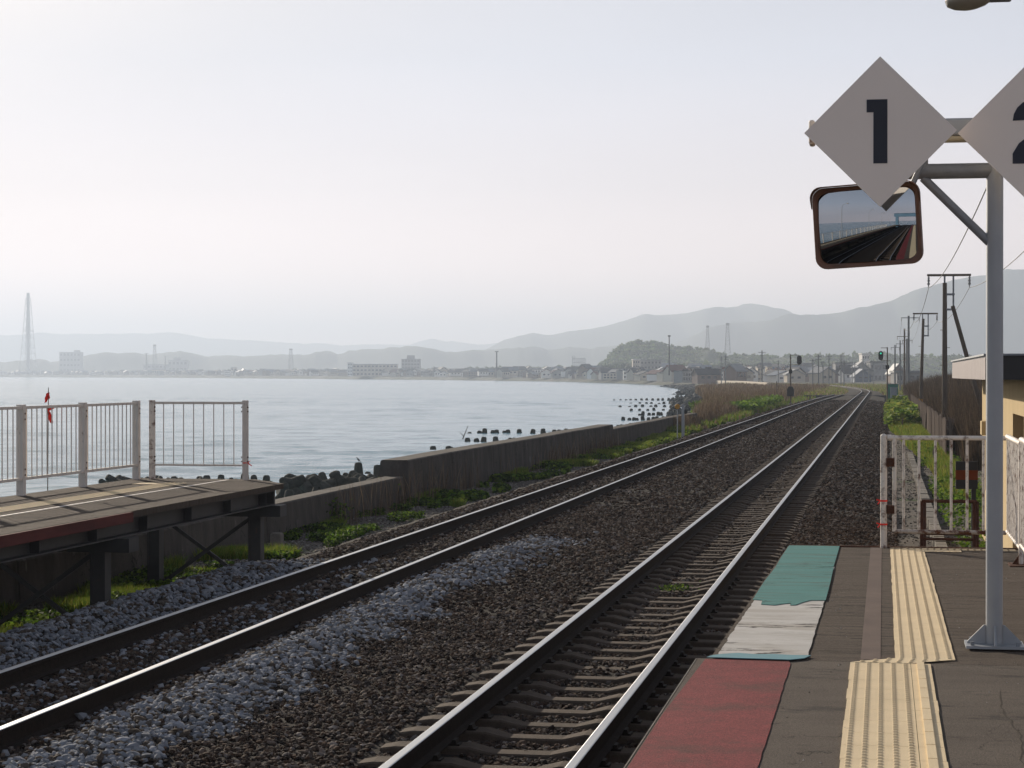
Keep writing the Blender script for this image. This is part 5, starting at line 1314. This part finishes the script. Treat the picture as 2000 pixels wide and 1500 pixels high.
# forest on the near knoll and along the foot of the hills
n = 5200
us = 1172 + 980 * rng.uniform(0, 1, n) ** 1.6; vt = np.interp(us, [p_[0] for p_ in near_pts], [p_[1] for p_ in near_pts])
fr = rng.uniform(0, 1, n) ** .7
P = []; S = []
for k in range(n):
    prof = -fr[k] * .8; d = ray(us[k], vt[k]); crest = CAM + d * 1800; fl = Vector((d.x, d.y, 0)).normalized()
    hg = np.interp(prof, [-1, -.8, -.6, -.42, -.25, -.1, 0], [0, .12, .33, .55, .78, .94, 1]); pnt = crest + fl * 190 * prof
    P.append((pnt.x, pnt.y, (crest.z + 3) * hg - 3)); S.append(random.uniform(2.2, 4.6))
P = np.array(P); S = np.array(S)
m_ = 12; ang = rng.normal(size=(n, m_, 3)); ang /= np.linalg.norm(ang, axis=2)[:, :, None]
Q = P[:, None, :] + ang * (S * .55)[:, None, None] * rng.uniform(.5, 1, (n, m_, 1)); Q[:, :, 2] += (S * .5)[:, None]
treec = pick([(.09, .14, .03), (.06, .10, .028), (.12, .18, .04), (.045, .08, .028), (.11, .13, .045)], n, .2)
leaves('forest', Q.reshape(-1, 3), np.repeat(S * .75, m_), np.repeat(treec, m_, 0), 'spring-green wood covering the knoll behind the houses', M['leaf'], tilt=1.5)
# tree line along town edge, hazy
n = 1500
us = rng.uniform(0, 1700, n); P = []; 
for k in range(n):
    dist = coast_dist(us[k]) + random.uniform(480, 800) if us[k] < 1180 else random.uniform(1300, 1650)
    p_ = atd(us[k], 728, dist); P.append((p_.x, p_.y, random.uniform(1, 4)))
P = np.array(P); S = rng.uniform(5, 10, n); m_ = 10
ang = rng.normal(size=(n, m_, 3)); ang /= np.linalg.norm(ang, axis=2)[:, :, None]
Q = P[:, None, :] + ang * (S * .6)[:, None, None]; Q[:, :, 2] = np.abs(Q[:, :, 2] - P[:, None, 2]) + P[:, None, 2]
leaves('forest', Q.reshape(-1, 3), np.repeat(S * .8, m_), np.repeat(pick([(.05, .075, .03), (.07, .10, .035), (.04, .06, .03)], n), m_, 0), 'hazy belt of trees behind the shore town', M['leaf'], tilt=1.5)

# ------------------------------------------------------------------ town
WALLS = ['white_wall', 'cream_wall', 'grey_wall', 'brown_wall', 'white_wall', 'cream_wall']; ROOFS = ['roof_dark', 'roof_dark', 'roof_blue', 'roof_red', 'roof_grey', 'roof_dark', 'roof_dark', 'roof_blue']
WN = {'white_wall': 'white', 'cream_wall': 'cream', 'grey_wall': 'grey', 'brown_wall': 'brown'}; RN = {'roof_dark': 'dark', 'roof_blue': 'blue', 'roof_red': 'red', 'roof_grey': 'grey'}
_pm = {}
def proto_house(kind, w, r):
    key = (kind, w, r)
    if key in _pm: return _pm[key]
    b = MB()
    if kind == 'gable':
        b.box((-.5, -.4, 0), (.5, .4, .55)); b.prism([(-.4, .55), (.4, .55), (0, .82)], -.499, .499, Matrix.Rotation(R(90), 4, 'Z'))
        b.cur = 1
        m = Matrix.Rotation(R(90), 4, 'Z')
        b.prism([(-.47, .52), (0, .84), (.47, .52), (.47, .57), (0, .90), (-.47, .57)], -.55, .55, m)
        b.cur = 2
        for x in (-.32, -.05, .22): b.box((x, -.408, .30), (x + .13, -.401, .45))
    elif kind == 'side':
        b.box((-.4, -.5, 0), (.4, .5, .55)); b.prism([(-.4, .55), (.4, .55), (0, .82)], -.499, .499)
        b.cur = 1; b.prism([(-.47, .52), (0, .84), (.47, .52), (.47, .57), (0, .90), (-.47, .57)], -.55, .55)
        b.cur = 2
        for x in (-.25, .08): b.box((x, -.508, .28), (x + .15, -.501, .42))
    else:
        b.box((-.5, -.4, 0), (.5, .4, .62)); b.cur = 1; b.box((-.52, -.42, .621), (.52, .42, .66)); b.box((-.1, -.1, .661), (.12, .1, .74)); b.cur = 2
        for z_ in (.14, .38):
            for k in range(5): b.box((-.44 + k * .185, -.408, z_), (-.33 + k * .185, -.401, z_ + .13))
    me_o = b.build('house', [M[w], M[r], M['glass']]); me = me_o.data
    bpy.data.objects.remove(me_o); _pm[key] = me; return me
def house(u, dist, wid, dep, hgt, kind, w, r, rz, label, group='town houses on the shore', z=None, name='house'):
    me = proto_house(kind, w, r); o = bpy.data.objects.new(name, me); COL.objects.link(o)
    p_ = atd(u, 735, dist)
    zz = z if z is not None else (-.6 + .0009 * max(0, p_.y - 600))
    o.location = (p_.x, p_.y, zz - .2); o.scale = (wid, dep, hgt / .85); o.rotation_euler.z = rz
    return setp(o, label, 'house', group)
def zone(u):
    return 'beneath the far left hills' if u < 350 else 'left of the long school block' if u < 670 else 'around the long school block' if u < 880 else 'near the thin shore mast' if u < 1060 else 'by the open blue-grey frame' if u < 1190 else 'under the green knoll' if u < 1400 else 'behind the unlit signal' if u < 1600 else 'beyond the bend of the line'
rr = random.Random(21)
cnt = 0
for k in range(295):
    if k < 150: u = rr.uniform(1040, 1690)
    elif k < 235: u = rr.uniform(640, 1120)
    else: u = rr.uniform(-20, 660)
    cd_ = coast_dist(u); back = rr.random() ** 1.2
    dist = cd_ + (22 if u < 1350 else 160) + back * (330 if u > 1000 else 520)
    if u > 1350: dist = rr.uniform(720, 1250)
    if 1395 < u < 1600 and dist < 760: dist += 120
    sc = 1.0 if u > 1000 else 1.15
    kind = rr.choice(['gable', 'gable', 'side', 'side', 'flat']); w = rr.choice(WALLS); r = rr.choice(ROOFS)
    wid = rr.uniform(6, 10) * sc; hg = rr.uniform(4.0, 6.8) * sc * (1.1 if kind == 'flat' else 1)
    kd = 'flat-roofed' if kind == 'flat' else 'gabled'
    house(u, dist, wid, rr.uniform(5, 8), hg, kind, w, r, rr.uniform(-.2, 1.0) + YAW, '%s %s house, %s roof, %s' % (WN[w], kd, RN[r], zone(u)), 'small houses ' + zone(u))
    cnt += 1
# beyond the three hundred nearest houses: one mass of the smallest ones
VV = []; FF = []; MI = []; nv = 0
for k in range(980):
    u = rr.uniform(-10, 1180) if k < 860 else rr.uniform(1250, 1760)
    dist = coast_dist(u) + 60 + rr.random() * 620 if u < 1180 else rr.uniform(1150, 1600)
    p_ = atd(u, 735, dist); zz = -.8 + .0009 * max(0, p_.y - 600) + (rr.uniform(0, 3) if u > 1180 else rr.uniform(0, 2))
    me_ = proto_house(rr.choice(['gable', 'side', 'flat']), rr.choice(WALLS), rr.choice(ROOFS))
    w_, d_, h_ = rr.uniform(7, 12), rr.uniform(7, 10), rr.uniform(5, 9); mt = Matrix.Translation((p_.x, p_.y, zz)) @ Matrix.Rotation(rr.uniform(-.2, 1.1) + YAW, 4, 'Z') @ Matrix.Diagonal((w_, d_, h_, 1))
    wi = rr.choice([0, 0, 1, 2, 3]); ri = rr.choice([4, 4, 5, 6])
    VV += [tuple(mt @ v_.co) for v_ in me_.vertices]
    for p__ in me_.polygons:
        FF.append(tuple(i_ + nv for i_ in p__.vertices)); MI.append(wi if p__.material_index == 0 else ri if p__.material_index == 1 else 7)
    nv += len(me_.vertices)
b = MB(); b.v = VV; b.f = FF; b.mi = MI; b.smooth = [False] * len(FF)
o = b.build('far_town', [M['white_wall'], M['cream_wall'], M['grey_wall'], M['brown_wall'], M['roof_dark'], M['roof_blue'], M['roof_grey'], M['glass']]); setp(o, 'tiny distant houses of the town around the bay', None, None, 'stuff')
# distinct buildings
def block(u0, u1, vtop, dist, depth, floors, cols_, wall_m, roof_m, label, name='building', side_m=None, vbase=738, rz=0.0, tower=None):
    a = atd(u0, vbase, dist); c_ = atd(u1, vbase, dist); w_ = (c_ - a).length; h_ = (vbase - vtop) / 4050 * dist + 1.5
    s = thing(name, label, 'building', (a + c_) / 2, YAW + rz); s.location.z = a.z - 1.5
    b = MB(); b.box((-w_/2, 0, 0), (w_/2, depth, h_)); b.build('wall', wall_m, s)
    b = MB(); b.box((-w_/2 - .3, -.3, h_ + .002), (w_/2 + .3, depth + .3, h_ + .5)); b.build('roof', roof_m, s)
    fh = h_ / floors; cw = w_ / cols_
    for i in range(floors):
        for j in range(cols_):
            b = MB(); b.box((-w_/2 + cw * (j + .2), -.08, fh * (i + .35)), (-w_/2 + cw * (j + .8), -.002, fh * (i + .75))); b.build('window', M['glass'], s)
    if tower:
        tx, tw, th = tower; b = MB(); b.box((-w_/2 + tx, .5, h_ + .502), (-w_/2 + tx + tw, depth * .7, h_ + .5 + th)); b.build('roof_house', wall_m, s)
    return s, w_, h_
block(679, 688, 709, 2130, 14, 4, 2, M['white_wall'], M['grey_wall'], 'white stair block at the left end of the long school building', vbase=732)
block(688.3, 776, 712, 2140, 14, 3, 12, M['cream_wall'], M['roof_blue'], 'long three-storey school building across the bay', vbase=732)
block(784, 820, 702, 2300, 20, 5, 6, M['grey_wall'], M['roof_dark'], 'tall dark hospital-like block right of the long school', tower=(6, 8, 4), vbase=732)
block(116, 157, 688, 4300, 30, 5, 6, M['grey_wall'], M['roof_grey'], 'big hazy grey block right of the tall chimney', tower=(30, 9, 4))
block(280, 326, 712, 3750, 25, 3, 6, M['grey_wall'], M['roof_grey'], 'wide hazy factory block under the left hills')
block(328, 366, 704, 3800, 25, 3, 5, M['grey_wall'], M['roof_grey'], 'taller hazy factory block under the left hills', tower=(10, 12, 5))
block(297, 322, 722, 3300, 10, 2, 6, M['cream_wall'], M['roof_dark'], 'low cream block at the water left of centre')
block(451, 462, 718, 2850, 10, 3, 2, M['cream_wall'], M['roof_grey'], 'small cream tower block on the far shore')
block(1236, 1250, 703, 1200, 9, 2, 3, M['cream_wall'], M['white_wall'], 'bright cream building below the green knoll', vbase=716)
block(1250.5, 1292, 704, 1215, 9, 2, 6, M['grey_wall'], M['roof_grey'], 'grey building right of the bright cream one under the knoll', vbase=718)
block(1318, 1362, 719, 980, 12, 1, 5, M['grey_wall'], M['roof_dark'], 'large dark shed with a plain roof near the shore', vbase=738)
block(1380, 1450, 735, 800, 10, 1, 8, M['brown_wall'], M['roof_red'], 'long low brown shed with a reddish roof behind the pale sea wall', vbase=744)
block(1684, 1698, 692, 1000, 9, 2, 3, M['white_wall'], M['white_wall'], 'white cube building standing up behind the gabled house', vbase=712)
block(1700, 1730, 708, 900, 10, 2, 4, M['grey_wall'], M['roof_dark'], 'dark blocky house left of the green signal', vbase=742)
block(1632, 1662, 710, 930, 10, 2, 4, M['grey_wall'], M['roof_dark'], 'dark flat house left of the big gabled house', vbase=742)
block(1480, 1490, 718, 900, 8, 3, 2, M['cream_wall'], M['grey_wall'], 'narrow cream apartment block left of the unlit signal', vbase=738)
block(1499, 1508, 717, 900, 8, 3, 2, M['cream_wall'], M['grey_wall'], 'second narrow cream block nearer the unlit signal', vbase=738)
block(1752, 1800, 728, 480, 8, 1, 4, M['grey_wall'], M['roof_grey'], 'low shed with a pale roof right of the signal poles', vbase=738)
# gabled house at the bend
def gable_house(u0, u1, vridge, veave, vbase, dist, wall_m, roof_m, label, depth=9):
    a = atd(u0, vbase, dist); c_ = atd(u1, vbase, dist); w_ = (c_ - a).length; z1 = (vbase - veave) / 4050 * dist; z2 = (vbase - vridge) / 4050 * dist
    s = thing('house', label, 'house', (a + c_) / 2, YAW)
    b = MB(); b.prism([(-w_/2 + .5, -1), (w_/2 - .5, -1), (w_/2 - .5, z1), (0, z2 - .2), (-w_/2 + .5, z1)], 0, depth); b.build('wall', wall_m, s)
    b = MB(); t = .35; b.prism([(-w_/2, z1 - .35), (0, z2), (w_/2, z1 - .35), (w_/2, z1 - .35 + t), (0, z2 + t), (-w_/2, z1 - .35 + t)], -.6, depth + .6); b.build('roof', roof_m, s)
    for x in (-w_ * .22, w_ * .08):
        b = MB(); b.box((x, -.06, z1 * .55), (x + w_ * .16, -.002, z1 * .9)); b.build('window', M['glass'], s)
    return s
gable_house(1660, 1706, 708, 724, 742, 850, M['grey_wall'], M['roof_grey'], 'big gabled house with a pale roof edge beyond the bend')
gable_house(1667, 1704, 722, 735, 744, 780, M['roof_blue'], M['roof_blue'], 'blue-roofed gable in front of the big gabled house')
gable_house(1598, 1640, 719, 732, 744, 760, M['brown_wall'], M['roof_dark'], 'dark gabled house left of the big gabled one')
gable_house(1738, 1772, 712, 730, 742, 700, M['brown_wall'], M['roof_grey'], 'brown gabled house behind the green signal poles')
# pale sea wall in the distance
def seg_wall(pts, h, name, m, label, cat='wall'):
    b = MB()
    for (a, c_) in zip(pts[:-1], pts[1:]):
        p0, p1 = Vector(a), Vector(c_); b.bar(p0 + Vector((0, 0, h/2)), p1 + Vector((0, 0, h/2)), .8, h)
    o = b.build(name, m); return setp(o, label, cat)
seg_wall([tuple(atd(u, v, d)) for u, v, d in ((1388, 750, 760), (1420, 751.5, 660), (1450, 753.5, 560), (1480, 757, 470), (1502, 760, 415))], 1.3, 'concrete_wall', M['cream_wall'], 'pale sunlit concrete wall curving along the far shore')
b = MB()
p0 = atd(1253, 742.5, 1010); b.box((0, 0, 0), (5.3, 3, 1.6)); b.box((.2, .2, 1.6), (5.1, 2.8, 1.75)); o = b.build('shed', M['white_wall'], loc=p0); setp(o, 'low white shed on the shore below the knoll', 'shed')
p0 = atd(1360, 747, 720); b = MB(); b.box((0, 0, 0), (3.4, 3, .9)); b.box((.2, .2, .9), (3.1, 2.8, 1.0)); o = b.build('shed', M['white_wall'], loc=p0); setp(o, 'low white hut at the dark point', 'shed')
# stadium-like blue frame
a = atd(1118, 722, 1750); s = thing('open_frame_building', 'blue-grey open frame standing above the shore houses', 'building', a, YAW)
b = MB()
for k in range(7): b.box((k * 1.75, 0, 0), (k * 1.75 + .5, .5, 9.5 if k > 1 else 11.5))
for z_ in (3, 6, 9): b.box((.5, .1, z_), (10.5, .4, z_ + .45))
b.build('frame', M['cab'], s)
# masts and chimney
def mast(u, v0, v1, dist, r, lab, lattice=False, name='mast'):
    p_ = atd(u, v1, dist); h_ = (v1 - v0) / 4050 * dist
    s = thing(name, lab, 'mast', (p_.x, p_.y, p_.z)); b = MB()
    if lattice:
        w = r * 3
        for sx, sy in ((-1, -1), (1, -1), (1, 1), (-1, 1)): b.tube((sx*w, sy*w, 0), (sx*w*.35, sy*w*.35, h_), r*.3, r*.2, 5)
        nlev = 7
        for k in range(nlev):
            f = k / nlev; ww = w * (1 - .65 * f); z_ = h_ * f; w2 = w * (1 - .65 * (f + 1/nlev)); z2 = h_ * (f + 1/nlev)
            for (x0, y0, x1, y1) in ((-1, -1, 1, -1), (1, -1, 1, 1), (1, 1, -1, 1), (-1, 1, -1, -1)): b.tube((x0*ww, y0*ww, z_), (x1*w2, y1*w2, z2), r*.15, r*.15, 4); b.tube((x0*ww, y0*ww, z_), (x1*ww, y1*ww, z_), r*.15, r*.15, 4)
        b.build('lattice', M['pole_conc'], s)
        b = MB(); b.tube((0, 0, h_ * .93), (0, 0, h_ * 1.0), w * .7, w * .7, 10); b.build('antenna_platform', M['pole_conc'], s)
    else:
        b.tube((0, 0, 0), (0, 0, h_), r, r * .6, 8); b.build('mast_shaft', M['steel_dark'], s)
        b = MB(); b.tube((0, 0, h_ * .97), (0, 0, h_), r * 2, r * 2, 8); b.tube((0, 0, h_ * .55), (0, 0, h_ * .56), r * 1.6, r * 1.6, 8); b.build('antenna', M['steel_dark'], s)
mast(1307, 655, 733, 800, .28, 'tall thin dark mast in front of the green knoll')
mast(970, 686, 742, 1650, .8, 'slim dark mast standing at the shore in the middle of the bay')
mast(1382, 636, 690, 2300, .8, 'left one of two hazy lattice masts behind the knoll', True)
mast(1421, 631, 690, 2300, 1.0, 'right, broader one of two hazy lattice masts behind the knoll', True)
mast(568, 681, 722, 3300, 1.3, 'hazy lattice pylon on the low hills left of centre', True)
mast(302, 673, 722, 3500, 1.2, 'hazy lattice pylon above the factory blocks', True)
mast(286, 690, 722, 3700, 2.0, 'short hazy chimney beside the factory blocks')
mast(323, 695, 722, 3700, 1.4, 'thin hazy chimney between the factory blocks')
p_ = atd(55, 722, 4350); s = thing('chimney_tower', 'very tall hazy chimney inside a lattice tower at the far left', 'chimney', p_); h_ = (722 - 572) / 4050 * 4350
b = MB(); b.tube((0, 0, 0), (0, 0, h_), 3.7, 3.2, 14); b.build('flue', M['pole_conc'], s)
b = MB(); w0, w1 = 14.5, 4.0; nl = 9
for k in range(nl):
    f = k / nl; f2 = (k + 1) / nl; wa = w0 + (w1 - w0) * f ** .75; wb = w0 + (w1 - w0) * f2 ** .75; za, zc_ = h_ * .93 * f, h_ * .93 * f2
    for (sx, sy, tx, ty) in ((-1, -1, 1, -1), (1, -1, 1, 1), (1, 1, -1, 1), (-1, 1, -1, -1)):
        b.tube((sx*wa, sy*wa, za), (sx*wb, sy*wb, zc_), .6, .5, 5); b.tube((sx*wa, sy*wa, za), (tx*wb, ty*wb, zc_), .28, .28, 4); b.tube((sx*wa, sy*wa, za), (tx*wa, ty*wa, za), .35, .35, 4)
b.build('lattice', M['pole_conc'], s)
for f in (.28, .5, .93):
    w_ = (w0 + (w1 - w0) * f ** .75) * 1.12; b = MB(); b.box((-w_, -w_, h_ * f), (w_, w_, h_ * f + .9)); b.build('gallery', M['pole_conc'], s)
rr = random.Random(77)
for k in range(16):
    u = 1585 + k * 11 + rr.uniform(-4, 4) if k < 12 else rr.uniform(1400, 1560); d = rr.uniform(420, 640)
    if 1650 < u < 1716: d = rr.uniform(560, 700)
    p_ = atd(u, 745, d); b = MB(); h_ = rr.uniform(6.5, 8.5); b.tube((0, 0, 0), (0, 0, h_), .16, .12, 7); b.box((-.8, -.05, h_ - .5), (.8, .05, h_ - .38)); b.box((-.6, -.05, h_ - 1.1), (.6, .05, h_ - 1.0))
    o = b.build('utility_pole', M['pole_conc'], loc=(p_.x, p_.y, -.7)); setp(o, 'small distant utility pole among the houses ' + ('past the bend of the line' if k < 12 else 'behind the unlit signal'), 'utility pole', 'distant utility poles ' + ('past the bend' if k < 12 else 'behind the signal'))

# ------------------------------------------------------------------ behind the camera (seen in the mirror)
fb = thing('footbridge', 'pale blue covered footbridge over the tracks, seen in the mirror', 'footbridge', (0, -62, 0))
M['bridge'] = mat('pale_blue_bridge', (.10, .20, .30), (.07, .15, .23), 1, .6)
b = MB(); b.box((-11, -1.3, 5.6), (3.5, 1.3, 7.4)); b.build('span', M['bridge'], fb)
b = MB(); b.box((-10.2, -1.0, -.4), (-8.6, 1.0, 5.6)); b.build('tower', M['bridge'], fb)
b = MB(); b.box((1.6, -1.0, -.4), (3.2, 1.0, 5.6)); b.build('tower', M['bridge'], fb)
b = MB(); b.box((-11.3, -1.5, 7.402), (3.8, 1.5, 7.55)); b.build('roof', M['roof_blue'], fb)
for k in range(4):
    y = -4 - 12 * k; s = thing('platform_lamp', 'slim grey lamp post on the steel platform, seen in the mirror', 'lamp', (-10.0, y, SZ), group='lamps along the steel platform')
    b = MB(); b.tube((0, 0, 0), (0, 0, 4.6), .05, .04, 10); b.path([(0, 0, 4.6), (.3, 0, 4.9), (.9, 0, 5.0)], .03, 8); b.build('lamp_post', M['galv'], s)
    b = MB(); b.lathe([(.05, .05), (.16, .0), (.14, -.06), (.05, -.09)], (1.0, 0, 5.0), 12); b.build('lamp_head', M['white_rust'], s)
